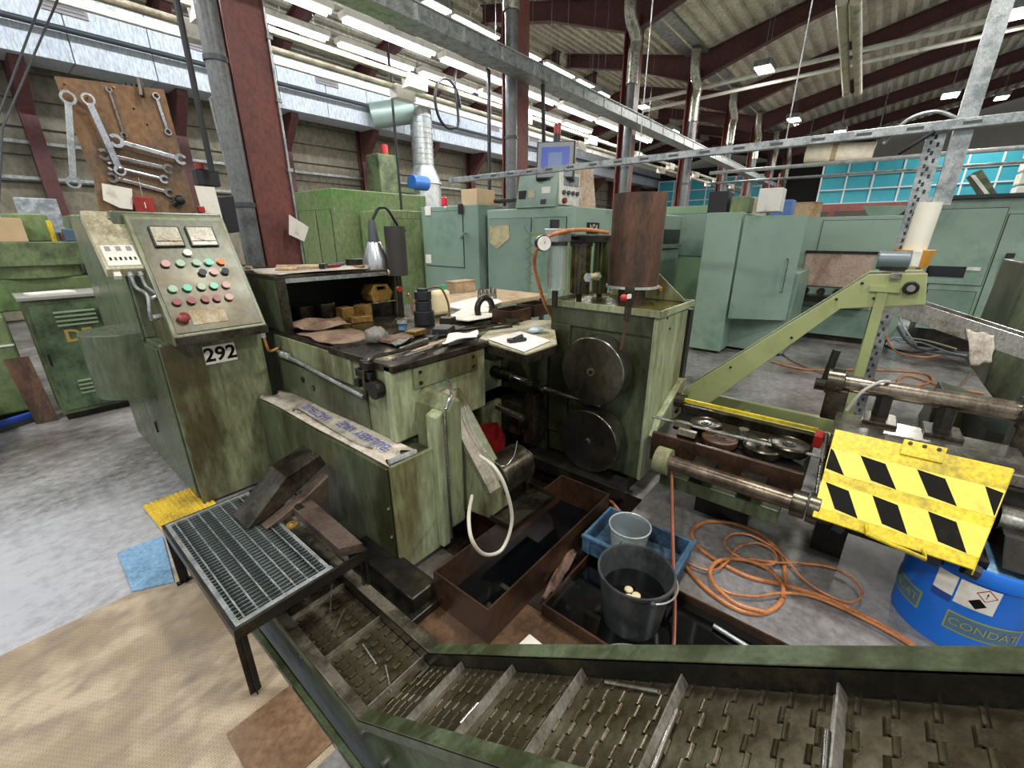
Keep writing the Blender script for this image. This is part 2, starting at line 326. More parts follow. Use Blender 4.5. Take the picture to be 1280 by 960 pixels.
for i, x in enumerate(WX):
    rafter(x, [(13.45, .9), (12.3, .38), (9.2, .36)], 'wall_rafter', 'short maroon rafter running from the duct wall up to the roof ridge', 'rafters above the duct wall')
    t = thing('wall_column', 'dark maroon column with flared bracket against the grey sheet wall below the duct', 'column', (x, 13.3, 0), 'columns along the duct wall')
    MB().box(x-.12, x+.12, 13.2, 13.22, 0, 5.0).box(x-.12, x+.12, 13.4, 13.42, 0, 5.0).box(x-.01, x+.01, 13.22, 13.4, 0, 5.0).build('shaft', maroon_d, t)
    MB().prism([(13.2, 3.9), (13.2, 4.72), (12.5, 4.72), (12.5, 4.6)], 'x', x-.1, x+.1).build('bracket', maroon_d, t)
for y, z in ((11.0, 5.25), (8.2, 6.3), (10.2, 6.35)): pass
# column row with rain downpipes
def ibeam(mb, x, y, w_, d, z0, z1, t=.025):
    return mb.box(x-w_/2, x+w_/2, y-d/2, y-d/2+t, z0, z1).box(x-w_/2, x+w_/2, y+d/2-t, y+d/2, z0, z1).box(x-t/2, x+t/2, y-d/2+t, y+d/2-t, z0, z1)
CX = [2.07+4*k for k in range(8)]
for i, x in enumerate(CX):
    if i == 0: lab, g = 'near maroon steel column with grey downpipe and white tag, behind the tool shelf', None
    else: lab, g = 'maroon steel column of the row carrying the cable tray and roof valley', 'columns of the row under the roof valley'
    t = thing('steel_column', lab, 'column', (x, 4.9, 0), g)
    ibeam(MB(), x, 4.9, .36 if i == 0 else .3, .3, 0, 6.0).build('shaft', maroon, t)
    MB().box(x-.2, x+.2, 4.7, 5.1, 0, .03).build('base_plate', maroon, t)
    if i == 0:
        MB().cyl((x+.17, 4.72, .2), (x+.17, 4.72, 5.9), .012).build('conduit', galv, t)
        for z in (1.8, 2.3, 2.9, 3.4): MB().box(x+.15, x+.2, 4.7, 4.74, z, z+.03).build('pipe_clip', galv, t)
for i, x in enumerate(CX):
    near = i == 0
    px_ = x-.31 if near else x-.32
    t = thing('rain_downpipe', 'thick grey plastic downpipe strapped beside the near maroon column' if near else 'grey downpipe with foil-wrapped bend at its top beside a column', 'pipe', (px_, 4.72, 0), None if near else 'foil-topped downpipes along the column row')
    r = .085 if near else .09
    MB().cyl((px_, 4.72, 0), (px_, 4.72, 5.0), r, n=16).build('pipe', M('grey_pipe_plastic', '6c6f70', .4, 0, .08, '4b4d4e', .3, 6), t, smooth=True)
    for z in (.9, 1.95, 3.1): MB().cyl((px_, 4.72, z), (px_, 4.72, z+.04), r+.012, n=16).build('collar', greyd, t, smooth=True)
    MB().tube([(px_, 4.72, 4.7), (px_, 4.72, 5.25), (px_+.02, 4.7, 5.5), (px_-.28, 4.72, 5.8), (px_-.3, 4.75, 6.3)], r+.03, 12).build('foil_bend', M('foil_wrap', 'c9c7bd', .3, .7, .25, '8f8a78', .4, 30, .4), t, smooth=True)
# long wall duct with panels, vents and branch
t = thing('air_duct', 'long bright sheet-metal air duct with small vents running along the side wall', 'duct', (14, 12.6, 4.7))
for j in range(26):
    x0 = -1.6+j*1.25
    B(x0+.008, x0+1.242, 12.3, 13.1, 4.72, 5.22).build('duct_panel', ductm, t, .006)
    B(x0+.008, x0+1.242, 12.3, 13.1, 5.24, 5.95).build('duct_panel', ductm, t, .006)
for x in (1.9, 4.0, 6.9, 9.9, 13.6, 16.2): 
    v = B(x, x+.62, 12.27, 12.3, 5.48, 5.76).build('vent', M('vent_grey', 'a39a98', .5, 0, .1), t)
    for k in range(4): B(x+.04, x+.58, 12.255, 12.275, 5.53+k*.055, 5.55+k*.055).build('slat', grey, v)
tag(MB().cyl((-2, 12.15, 5.2), (XMAX-2, 12.15, 5.2), .05, n=10).build('sprinkler_pipe', greyd, smooth=True), 'dark grey pipe running lengthways in front of the wall duct', 'pipe')
t = thing('duct_branch', 'round silver branch duct dropping from the wall duct to a machine hood', 'duct', (9.6, 11.6, 2.9))
MB().cyl((8.5, 12.3, 5.0), (9.6, 11.5, 5.25), .34, n=20).build('elbow_duct', M('pale_green_duct', 'a9bdb4', .4, .4, .06), t, smooth=True)
MB().cyl((9.6, 11.4, 5.45), (9.6, 11.4, 3.7), .32, n=20).build('riser', galv_l, t, smooth=True)
for k in range(12): MB().cyl((9.6, 11.4, 3.75+k*.14), (9.6, 11.4, 3.77+k*.14), .335, n=20).build('rib', galv_l, t, smooth=True)
MB().cyl((9.6, 11.4, 3.7), (9.6, 11.4, 3.2), .33, .55, n=20).build('hood', galv_l, t, smooth=True)
MB().cyl((9.6, 11.4, 3.2), (9.6, 11.4, 2.2), .5, .5, n=16).build('cowl', galv_l, t, smooth=True)
tag(B(-2, 34, 10.95, 11.05, 5.22, 5.36).build('light_track', white), 'white lighting track running below the roof near the duct wall', 'track')
# cable tray along the columns
t = thing('cable_tray', 'long galvanised perforated cable tray carried along the column row', 'cable tray', (14, 4.55, 3.7))
B(1, 26, 4.27, 4.29, 3.84, 4.0).build('side_rail', galv, t); B(1, 26, 4.55, 4.57, 3.84, 4.0).build('side_rail', galv, t)
B(1, 26, 4.29, 4.55, 3.84, 3.85).build('tray_bed', galv, t)
for k in range(34): MB().box(1.5+k*.7, 1.54+k*.7, 4.262, 4.27, 3.85, 3.99).build('stiffener', galv_l, t)
MB().box(1, 26, 4.25, 4.31, 4.0, 4.012).build('top_lip', galv_l, t)
for dy, dz, lab in ((5.75, 3.86, 'upper cream busbar trunking running parallel to the cable tray'), (6.05, 3.78, 'lower cream busbar trunking running behind the upper one')):
    t = thing('busbar_trunking', lab, 'busbar', (14, dy, dz))
    B(1, 26, dy-.035, dy+.035, dz-.03, dz+.03).build('casing', cream, t)
    for k in range(9): B(2+k*2.6, 2.35+k*2.6, dy-.08, dy+.08, dz-.14, dz+.03).build('tap_off_box', white, t)
# fluorescent rows (each fixture a thing; its own light)
def fluo(x, y, z, L_, lab, grp, watt):
    t = thing('fluorescent_light', lab, 'lamp', (x, y, z), grp)
    B(x, x+L_, y-.09, y+.09, z+.03, z+.1).build('housing', white, t)
    for s in (-1, 1): MB().cyl((x+.03, y+s*.045, z+.01), (x+L_-.03, y+s*.045, z+.01), .022, n=8).build('tube', tubeon, t, smooth=True)
    MB().tube([(x+.2, y, z+.1), (x+.2, y, zr(y))], .004, 5, 0).build('suspension_wire', galv, t); MB().tube([(x+L_-.2, y, z+.1), (x+L_-.2, y, zr(y))], .004, 5, 0).build('suspension_wire', galv, t)
def area(name, loc, sx, sy, watt, col=(1, .97, .92), rot=(0, 0, 0)):
    l = bpy.data.lights.new(name, 'AREA'); l.shape = 'RECTANGLE'; l.size = sx; l.size_y = sy; l.energy = watt; l.color = col
    o = bpy.data.objects.new(name, l); COL.objects.link(o); o.location = loc; o.rotation_euler = rot; return o
for k in range(8): fluo(.4+k*1.55, 5.45, 4.1, 1.4, 'fluorescent twin-tube light hung just behind the cable tray', 'lights in the row behind the cable tray', 0)
for k in range(7): fluo(1.2+k*1.55, 6.9, 4.4, 1.4, 'fluorescent twin-tube light in the row above the busbar trunking', 'lights in the row above the busbar', 0)
area('fluorescent_or_fill_light', (6, 5.45, 4.05), 12, .07, 150, (.96, .97, 1)); area('fluorescent_or_fill_light', (6.5, 6.9, 4.35), 11, .07, 150, (.96, .97, 1))
area('fluorescent_or_fill_light', (8, 9.25, 6.72), 18, .2, 400, (.9, .95, 1), (math.radians(35), 0, 0))  # fill row added at the ridge to brighten the duct
def highbay(x, y, z, lab, grp, watt, L=None):
    t = thing('high_bay_lamp', lab, 'lamp', (x, y, z), grp)
    B(x-.3, x+.3, y-.2, y+.2, z+.06, z+.2).build('housing', galv, t, .02)
    B(x-.27, x+.27, y-.17, y+.17, z+.03, z+.06).build('diffuser', lampon, t)
    for s in (-1, 1): MB().tube([(x+s*.2, y, z+.2), (x+s*.2, y, zr(y)+.06)], .005, 5, 0).build('suspension_wire', galv, t)
    area('high_bay_light', (x, y, z), .5, .35, watt)
for px, py, z in ((955, 90, 5.5), (1187, 122, 5.4), (992, 152, 5.4), (1050, 167, 5.4), (1268, 22, 5.6)):
    p = at_z(px, py, z); highbay(p.x, p.y, z, 'glowing high-bay lamp hung under the roof beyond the column row', 'high-bay lamps of the main hall', 160)
for px, py, z in ((543, 15, 5.6), (750, 122, 5.4), (840, 167, 5.2), (867, 182, 5.2)):
    p = at_z(px, py, z); highbay(p.x, p.y, z, 'glowing high-bay lamp hung behind the cable tray on the wall side', 'high-bay lamps of the wall-side aisle', 160)
for x, y in ((26.5, -2.5), (26.5, 4.2), (19, 8.6)): highbay(x, y, 6.6, 'added high-bay lamp brightening the far end by the turquoise cages', 'added high-bay lamps at the far end', 170)  # extra lamps added to brighten the far wall and cages
# the same lamps go on over the aisles beside and behind the viewer
for x, y in ((2.5, .2), (-2.5, .6), (-2.5, 5.0), (2.2, -4), (-2.5, -4), (7, -3.5)):
    highbay(x, y, 5.7, 'high-bay lamp hung over the aisle in front of the machine', 'high-bay lamps over the near aisle', 150)
for k in range(9): fluo(-.8+k*1.95, 9.2, 6.75, 1.7, 'added twin-tube fill light hung high below the ridge facing the duct', 'added fill lights of the high row by the duct', 0)  # fixtures added to go with the duct fill row
# ------------------------------------------------------------------ floor coverings
tag(B(-4, .365, -2, 2.53, .0, .006).build('floor_sheet', sheet_m), 'large beige ribbed floor sheet worn smooth in patches before the conveyor pit', 'floor sheet')
tag(B(.14, .366, 1.12, 1.44, .007, .012).build('floor_sheet', M('beige_brown_sheet', '8d745c', .28, 0, .12, '6d5541', .45, 4)), 'small brown shiny floor sheet beside the conveyor pit edge', 'floor sheet')
tag(B(-.3, .366, .2, 1.09, .007, .012).build('floor_sheet', plate_m), 'grey floor sheet adjoining the brown sheet at the pit edge', 'floor sheet')
q = [at_z(*p, .008) for p in ((147, 692), (203, 671), (218, 728), (166, 740))]
tag(MB().plate(q, .006, (0, 0, 1)).build('plastic_sheet', bluep), 'pale blue plastic sheet lying flat on the concrete', 'plastic sheet')
t = thing('ribbed_mat', 'yellow ribbed rubber mat at the foot of the control cabinet', 'mat', at_z(225, 640, 0))
q = [at_z(*p, .01) for p in ((179, 634), (252, 606), (278, 640), (203, 664))]
MB().plate(q, .008, (0, 0, 1)).build('base', yellow_m, t)
for k in range(12):
    u = (k+.5)/12; a = q[0].lerp(q[1], u)+V((0, 0, .012)); b = q[3].lerp(q[2], u)+V((0, 0, .012))
    MB().bar(a, b, .014, .006).build('rib', yellow_m, t)
# brown oily floor plates between conveyor and machine, raised grey plate, oil tray
for i, (x0, x1, y0, y1) in enumerate(((.81, 1.28, .2, 1.34), (.81, 1.25, -1.6, .18))):
    tag(B(x0, x1, y0, y1, 0, .006).build('floor_sheet', brownfl), ('oily brown floor sheet under the rusty box', 'oily brown floor sheet beside the rising conveyor')[i], 'floor sheet')
tag(B(1.285, 2.46, .87, 2.0, .0005, .006).build('floor_sheet', M('floor_shade_dark', '2c241d', .25, 0, .3, '15110d', .5, 4)), 'dark sheet standing in for the shade under the feed rolls', 'floor sheet')  # dark colour paints the shade on the floor between box and feed head
tag(B(1.765, 4.6, -1.9, .85, .001, .05).build('floor_plate', plate_m, bev=.006), 'thick grey steel floor plate with the orange hose on it', 'floor plate')
t = thing('oil_tray', 'low brown sheet-metal tray of black oil holding the bucket', 'tray', (1.55, .1, 0))
MB().box(1.27, 1.76, -1.2, .86, .008, .012).build('tray_floor', rustbox, t)
for a in ((1.27, 1.28, -1.2, .86), (1.75, 1.76, -1.2, .86), (1.28, 1.75, .85, .86), (1.28, 1.75, -1.2, -1.19)): B(*a, .012, .075).build('tray_wall', rustbox, t)
B(1.282, 1.748, -1.18, .848, .013, .035).build('oil_pool', oil, t)
# ------------------------------------------------------------------ belt conveyor in the pit
SL = .775; AN = math.atan(SL); YB, ZRL = 1.02, .158
conv = thing('belt_conveyor', 'green hinged-plate belt conveyor with steel cleats rising past the oil tray', 'conveyor', (.6, 1.5, -.4))
def zc(y): return ZRL+max(0, YB-y)*SL
YE = -.75
for nm, xi, xo in (('side_frame', .465, .455), ('side_frame', .735, .745)):
    MB().prism([(2.3, ZRL), (YB, ZRL), (YE, zc(YE)), (YE, zc(YE)-.3), (YB-.1, ZRL-.22), (YB-.1, -.3), (2.3, -.3)], 'x', min(xi, xo), max(xi, xo)).build(nm, rail_m, conv)
for x in (.4655, .7335): MB().prism([(2.3, ZRL-.004), (YB, ZRL-.004), (YE, zc(YE)-.004), (YE, zc(YE)-.14), (YB-.05, ZRL-.12), (2.3, ZRL-.12)], 'x', x, x+.001).build('inner_wall', iron, conv)
B(.468, .732, 1.0, 2.3, .04, .05).build('bed_sheet', iron, conv)
def railstrip(x0, x1, h, nm, mat, dz=0.0, y0=2.3, y1=YE):
    pts = [(y, zc(y)+dz) for y in (y0, YB, y1) if y0 >= y >= y1]
    mb = MB()
    lo = [(a, b-h) for a, b in pts]
    mb.prism(pts+lo[::-1], 'x', x0, x1)
    return mb.build(nm, mat, conv, .003)
railstrip(.425, .468, .012, 'rail_flange', railtop, .004, 2.3, YB); railstrip(.735, .785, .012, 'rail_flange', railtop, .004, 2.3, YB)
railstrip(.425, .468, .012, 'rail_flange', rail_m, .004, YB, YE); railstrip(.735, .785, .012, 'rail_flange', rail_m, .004, YB, YE)
railstrip(.425, .429, .05, 'flange_lip', rail_m); railstrip(.781, .785, .06, 'flange_lip', rail_m)
# hinge plates: two alternating meshes shared by all
PITCH, WID, NF = .05, .262, 8
def hinge():
    mb = MB(); mb.box(-WID/2, WID/2, -.0140, .0140, -.004, 0)
    fw = WID/NF
    for i in range(NF):
        a = -WID/2+i*fw
        if i % 2 == 0:
            mb.box(a+.0015, a+fw-.0015, .0140, .0290, -.004, 0); mb.cyl((a+.0015, .0292, -.0006), (a+fw-.0015, .0292, -.0006), .0042, n=7)
        else:
            mb.box(a+.0015, a+fw-.0015, -.0290, -.0140, -.004, 0); mb.cyl((a+.0015, -.0292, -.0006), (a+fw-.0015, -.0292, -.0006), .0042, n=7)
    return mb
def cleat():
    return MB().box(-WID/2, WID/2, -.0018, .0018, .0, .026).box(-WID/2, WID/2, .0018, .018, .0005, .003)
hp = cp = None
BD = .062
def belt_pos(s):    # s along belt from bend: + = flat part (towards +y), - = incline
    if s >= 0: return V((.6, YB+s, ZRL-BD)), 0.0
    return V((.6, YB+s*math.cos(AN), ZRL-BD-s*math.sin(AN))), -AN
n0, n1 = int(-1.55/math.cos(AN)/PITCH), int(1.22/PITCH)
for k in range(n0, n1):
    p, a = belt_pos((k+.5)*PITCH)
    if hp is None: hp = hinge().build('hinge_plate', belt_m, conv); hp.location = V(p)-wpos(conv); hp.rotation_euler = (a, 0, 0); MBv = hp.data; MBv.transform(Matrix.Translation(wpos(conv)))
    else: inst(hp, p, conv, (a, 0, 0))
for k in range(-6, 5):
    p, a = belt_pos(k*.295+.035)
    if cp is None: cp = cleat().build('cleat', M('cleat_steel', 'a4a39c', .35, .6, .1, '7a756a', .3, 10), conv); cp.location = V(p)-wpos(conv); cp.rotation_euler = (a, 0, 0); cp.data.transform(Matrix.Translation(wpos(conv)))
    else: inst(cp, p, conv, (a, 0, 0))
for y, z in ((1.06, .02), (.93, .0), (1.5, .05)): MB().cyl((.455, y, z), (.435, y, z), .014, n=8).build('bolt', steel, conv)
# pins lying on the belt
def pin(a, b, r, lab): tag(MB().cyl(a, b, r, n=10).build('steel_pin', steel, smooth=True), lab, 'pin')
def onb(s, x, lift=.006):
    p, a = belt_pos(s); nrm = V((0, -math.sin(-a)*-1, math.cos(a))) if a else V((0, 0, 1))
    nrm = V((0, math.sin(AN), math.cos(AN))) if a else V((0, 0, 1))
    return V((x, p.y, p.z))+nrm*lift
for s0, x0, s1, x1, lab in ((.55, .62, .68, .70, 'thin pin lying aslant on the flat belt near the grating'), (.42, .56, .50, .66, 'bright pin on the flat belt below the first cleat'),
      (.28, .615, .16, .60, 'pale pin pointing to the bend on the flat belt'), (.02, .57, .13, .62, 'pale pin beside the cleat at the belt bend'),
      (-.035, .66, -.02, .72, 'short pin in the corner of the first rising cleat'), (-.235, .50, -.225, .68, 'pin leaning along the second rising cleat'), (-.53, .48, -.525, .71, 'long pin leaning along the third rising cleat'),
      (-.51, .53, -.513, .60, 'short pin resting by the third rising cleat'), (-.93, .715, -1.09, .70, 'pin lying lengthways on the belt below the rail'), (-1.135, .50, -1.13, .69, 'pin held by the fourth rising cleat, inner one'), (-1.155, .48, -1.15, .66, 'pin held by the fourth rising cleat, outer one'),
      (-1.425, .50, -1.42, .655, 'round-ended pin held by the topmost cleat in view')):
    pin(onb(s0, x0), onb(s1, x1), .0055, lab)
for k in range(0): pass
# ------------------------------------------------------------------ grating table over the conveyor
t = thing('grating_table', 'low black table with galvanised bar grating beside the machine', 'table', (.52, 1.97, 0))
gx0, gx1, gy0, gy1, gz = .25, .80, 1.50, 2.43, .35
for a in ((gx0, gx1, gy0, gy0+.012), (gx0, gx1, gy1-.012, gy1), (gx0, gx0+.012, gy0+.012, gy1-.012), (gx1-.012, gx1, gy0+.012, gy1-.012)): B(*a, gz-.045, gz+.004).build('frame_bar', iron, t)
for a in ((gx0+.013, gx1-.16, gy0+.013, gy0+.035), (gx0+.013, gx1-.16, gy1-.035, gy1-.013), (gx0+.013, gx0+.03, gy0+.035, gy1-.035), (gx1-.18, gx1-.165, gy0+.035, gy1-.035)): B(*a, gz-.025, gz+.006).build('grating_rim', galv, t)
nb = 36; first = None
for k in range(nb):
    y = gy0+.05+k*(gy1-gy0-.1)/(nb-1)
    if first is None: first = B(gx0+.03, gx1-.18, y-.003, y+.003, gz-.024, gz+.004).build('grating_bar', galv_d, t)
    else:
        c = inst(first, V((0, 0, 0)), t); c.location = (0, y-(gy0+.05), 0)
fc = None
for k in range(7):
    x = gx0+.05+k*.048
    if fc is None: fc = B(x-.003, x+.003, gy0+.035, gy1-.035, gz-.006, gz+.0045).build('cross_rod', galv, t)
    else: c = inst(fc, V((0, 0, 0)), t); c.location = (k*.048, 0, 0)
for x, y in ((gx0+.02, gy0+.02), (gx0+.02, gy1-.02), (gx1-.02, gy0+.02), (gx1-.02, gy1-.02)):
    zb = 0.012 if x < .5 else 0
    MB().box(x-.02, x+.02, y-.003, y+.003, zb, gz-.04).box(x-.003, x+.003, y-.02, y+.02, zb, gz-.04).build('leg', iron, t)
B(gx0-.015, gx0+.05, gy1-.03, gy1-.005, .007, .014).build('foot', iron, t)
B(gx0+.02, gx1-.16, 1.52, 2.40, gz-.03, gz-.026).build('drip_sheet', greyd, t)
# scrap blocks on the table
tag(MB().plate([at_z(*p, .36) for p in ((362, 640), (378, 622), (455, 690), (425, 697))], .05, (0, 0, 1)).build('steel_block', M('brown_steel', '66574d', .4, .5, .2, '473a32', .4, 10), bev=.004), 'flat rusty steel block lying on the grating table edge', 'block')
t = thing('angled_bracket', 'dark angled steel bracket leaning on the grating table and machine', 'bracket', (.66, 2.2, .356))
MB().prism([(.50, .36), (.60, .36), (.93, .53), (.90, .60), (.72, .55)], 'y', 2.06, 2.24).build('body', steel_d, t, .006)
MB().prism([(.56, .362), (.78, .44), (.90, .50), (.88, .36)], 'y', 1.99, 2.055).build('rib', M('brown_steel', '66574d'), t, .004)
MB().cyl((.72, 1.99, .40), (.72, 1.95, .40), .022, n=12).build('bolt', iron, t)
MB().lathe([(.005, .0), (.028, 0), (.028, .008), (.012, .01), (.005, .014)], (.66, 1.93, .357), 14).build('washer', brass, t, smooth=True)
# ------------------------------------------------------------------ control cabinet
cab = thing('control_cabinet', 'tall oily green control cabinet with sloping button console and number 292', 'cabinet', (.83, 3.9, 0))
B(.55, 1.10, 3.1, 4.75, .09, 1.10).build('body', green_cab, cab, .008)
B(.55, 1.10, 3.36, 4.75, 1.10, 1.83).build('upper_body', green_cab, cab, .008)
B(.60, 1.08, 3.2, 4.7, .0, .09).build('plinth', iron, cab)
B(.552, 1.098, 3.088, 3.1, .02, 1.09).build('front_panel', green, cab, .003)
B(.538, .55, 3.12, 4.0, .06, 1.07).build('side_panel', green_cab, cab, .003)
B(.538, .55, 4.02, 4.72, .06, 1.79).build('side_panel', green_cab, cab, .003)
B(.538, .55, 3.38, 4.0, 1.09, 1.79).build('side_panel', green_cab, cab, .003)
B(.530, .54, 3.78, 3.80, .34, .42).build('latch', iron, cab)
MB().prism([(.55, 3.42)]+[(.50-.22*math.sin(k*math.pi/16), 3.65-.23*math.cos(k*math.pi/16)) for k in range(17)]+[(.55, 3.88)], 'z', .72, 1.13).build('round_cover', green_cab, cab, .004, True)
B(1.03, 1.10, 3.07, 3.12, .32, .52).build('slot', oil, cab)
# sloping console: frame of axes on its face
c0, c1 = V((.62, 2.93, 1.155)), V((.62, 3.30, 1.80)); vx = V((1, 0, 0)); vu = (c1-c0).normalized(); vn = vx.cross(vu); CL = (c1-c0).length; CW = .45
MB().prism([(2.93, 1.155), (2.96, 1.10), (3.10, 1.10), (3.37, 1.10), (3.37, 1.82), (3.30, 1.80)], 'x', .60, 1.09).build('console', green, cab, .006)
con = [o for o in cab.children if o.name.startswith('console')][0]
def cf(u, v, n=0): return c0+vx*u+vu*v+vn*n
def panel_rect(u0, u1, v0, v1, n0, n1): return MB().obox(cf((u0+u1)/2, (v0+v1)/2, (n0+n1)/2), (u1-u0, v1-v0, n1-n0), (vx, vu, vn))
panel_rect(.0, .45, .02, CL-.02, .001, .006).build('face_plate', M('worn_panel_green', '565c4b', .35, .2, .14, '564b2c', .42, 5), con, .002)
MB().obox(c0+vx*.225+V((0, -.012, -.02)), (.49, .012, .05)).build('bottom_lip', steel_d, con, .002)
for k, u in enumerate((.06, .235)):
    g = panel_rect(u, u+.145, .545, .675, .006, .022).build('meter', iron, cab, .003)
    panel_rect(u+.008, u+.137, .553, .667, .022, .024).build('dial_glass', glass, g)
    panel_rect(u+.012, u+.135, .575, .58, .024, .0248).build('scale_line', blk, g)
    MB().bar(cf(u+.11, .565, .025), cf(u+.03, .60, .025), .003, .001, vn).build('needle', red, g)
btn_mats = {'g': M('green_button', '3fae8a', .35, 0, 0), 'p': M('pale_green_button', '8fae8e', .4, 0, .1), 'w': M('white_button', 'd6d2c8', .4, 0, .1), 'r': M('red_button', '7e2a2c', .4, 0, .1), 'k': black, 'o': orange, 'y': M('rose_button', 'b98c86', .4, 0, .1)}
rows = [(.44, [('y', .075), ('p', .145), ('p', .225), ('g', .288), ('o', .355)]), (.375, [('k', .235), ('y', .295), ('k', .355)]), (.285, [('p', .06), ('g', .13), ('p', .20), ('g', .265), ('y', .33)]), (.205, [('r', .055), ('r', .125), ('r', .195), ('r', .255), ('y', .32)]), (.505, [('w', .20)])]
for v, lst in rows:
    for m, u in lst:
        b = MB().cyl(cf(u, v, .004), cf(u, v, .013), .025, n=18).build('button_ring', steel_d, con, smooth=True)
        MB().cyl(cf(u, v, .012), cf(u, v, .024), .021, n=16).build('button_cap', btn_mats[m], b, smooth=True)
b = MB().cyl(cf(.055, .105, .004), cf(.055, .105, .02), .014, n=14).build('stop_stem', iron, cab); MB().lathe([(.0, .03), (.02, .028), (.03, .018), (.026, .008), (.012, .0)], cf(.055, .105, .012), 16, vn).build('mushroom_cap', btn_mats['r'], b, smooth=True)
panel_rect(.09, .27, .06, .15, .006, .009).build('nameplate', M('stained_label', 'a59a7e', .5, .2, .1, '80683c', .4, 10), con)
# number plate
n = B(.755, .93, 3.078, 3.088, .935, 1.05).build('number_plate', paper, cab); MB().text('292', .12, (.842, 3.078, .99), (1, 0, 0), (0, 0, 1), off=.003).build('digits', blk, n)
MB().tube([(1.07, 2.97, 1.11), (1.075, 2.96, 1.02), (1.10, 2.99, .97), (1.17, 3.0, .98)], .009, 8).build('brown_cable', M('amber_cable', '9a6a2c', .4, 0, .1), cab, smooth=True)
MB().cyl((1.07, 2.975, 1.12), (1.07, 2.97, 1.07), .016, n=10).build('gland', galv_l, cab)
# junction box left of the console, following the same slope
jb0 = at_y(133, 337, 3.16); jt = at_y(106, 263, 3.42); ju = (jt-jb0).normalized(); JL = (jt-jb0).length; jx = V((1, 0, 0)); ju = (ju-jx*ju.dot(jx)).normalized(); jn = jx.cross(ju)
j = MB().obox(jb0+jx*.085+ju*(JL/2)-jn*.035, (.17, JL, .07), (jx, ju, jn)).build('junction_box', cream, cab, .006)
MB().obox(jb0+jx*.085+ju*(JL*.22)+jn*.002, (.14, JL*.34, .006), (jx, ju, jn)).build('label_strip', paper, j)
for k in range(6): MB().obox(jb0+jx*(.035+k*.021)+ju*(JL*.16)+jn*.006, (.009, .02, .003), (jx, ju, jn)).build('switch', (blk, greyd)[k % 2], j)
for k in range(3): MB().obox(jb0+jx*(.04+k*.045)+ju*(JL*.33)+jn*.006, (.022, .03, .002), (jx, ju, jn)).build('dial_print', grey, j)
MB().obox(jb0+jx*.10+ju*(JL/2)-jn*.09, (.12, JL*.7, .06), (jx, ju, jn)).build('mounting_block', green_cab, cab)
for k, (u, e) in enumerate(((.095, V((.60, 3.09, 1.26))), (.14, V((.62, 3.12, 1.36))))):
    s = jb0+jx*u-jn*.035
    MB().cyl(s, s-ju*.03, .014, n=10).build('gland', galv_l, j)
    MB().tube([s-ju*.02, s-ju*.10, s-ju*.16+jx*.03, e+V((-.05, -.02, 0)), e], .009, 8).build('conduit', galv, cab, smooth=True)
    MB().cyl(e+V((-.05, -.01, 0)), e+V((.02, .01, 0)), .016, n=10).build('gland', galv_l, cab)
MB().obox(jb0+jx*.04-ju*.015-jn*.035, (.03, .03, .03), (jx, ju, jn)).build('plug', white, j)
# ------------------------------------------------------------------ tool board with spanners
bd = thing('tool_board', 'brown fibreboard tool panel standing on top of the control cabinet', 'tool board', (.85, 3.62, 1.83))
YBD = 3.6
bq = [at_y(*p, YBD) for p in ((68, 95), (205, 112), (246, 268), (125, 268), (118, 225))]
for p in bq: p.z = max(p.z, 1.835) if p.z < 1.9 else p.z
MB().plate(bq, .02, (0, 1, 0)).build('panel', board, bd, .002)
for p in ((157, 105), (164, 106), (171, 107), (167, 136), (184, 156)):
    c = at_y(*p, YBD); MB().cyl(c+V((0, -.002, 0)), c+V((0, .002, 0)), .006, n=8).build('hole', oil, bd)
for p in ((80, 105), (109, 122), (141, 110), (196, 120)):
    c = at_y(*p, YBD); MB().cyl(c+V((0, .0, 0)), c+V((0, -.03, .0)), .005, n=8).build('peg', brass, bd)
def ring(mb, c, r, rin, n=14, y0=0, t=.012):
    vs = []; c = V(c)
    for yy in (y0, y0-t):
        for rr in (r, rin): vs += [c+V((math.cos(a*2*math.pi/n)*rr, yy, math.sin(a*2*math.pi/n)*rr)) for a in range(n)]
    fs = []
    for a in range(n):
        b = (a+1) % n
        fs += [(a, b, n+b, n+a), (2*n+a, 3*n+a, 3*n+b, 2*n+b), (a, 2*n+a, 2*n+b, b), (n+a, n+b, 3*n+b, 3*n+a)]
    return mb.add(vs, fs)
def jaw(mb, c, d, r, y0, t=.012):   # open end: a C with its mouth along d
    c = V(c); a0 = math.atan2(d.z, d.x); n = 12; vs = []
    for yy in (y0, y0-t):
        for rr in (r, r*.5): vs += [c+V((math.cos(a0+.55+k/n*(2*math.pi-1.1))*rr, yy, math.sin(a0+.55+k/n*(2*math.pi-1.1))*rr)) for k in range(n+1)]
    m = n+1; fs = []
    for k in range(n): fs += [(k, k+1, m+k+1, m+k), (2*m+k, 3*m+k, 3*m+k+1, 2*m+k+1), (k, 2*m+k, 2*m+k+1, k+1), (m+k, m+k+1, 3*m+k+1, 3*m+k)]
    fs += [(0, m, 3*m, 2*m), (n, 2*m+n, 3*m+n, m+n)]
    return mb.add(vs, fs)
def spanner(pa, pb, ra, rb, w_, ka, kb, lab, mat, yo=.012):
    ra, rb = ra*.8, rb*.8
    y = YBD-yo; a, b = at_y(*pa, y), at_y(*pb, y); d = (b-a).normalized(); L_ = (b-a).length
    t = thing('spanner', lab, 'spanner', (a+b)/2)
    MB().bar(a+d*ra*.8, b-d*rb*.8, .011, w_, (0, 0, 1) if abs(d.z) < .7 else (1, 0, 0)).build('shank', mat, t, .003)
    for c, r, k, dd in ((a, ra, ka, -d), (b, rb, kb, d)):
        mb = MB(); (ring(mb, c, r, r*.66, y0=.006) if k == 'r' else jaw(mb, c, dd, r, .006)); mb.build('ring_end' if k == 'r' else 'open_jaw', mat, t)
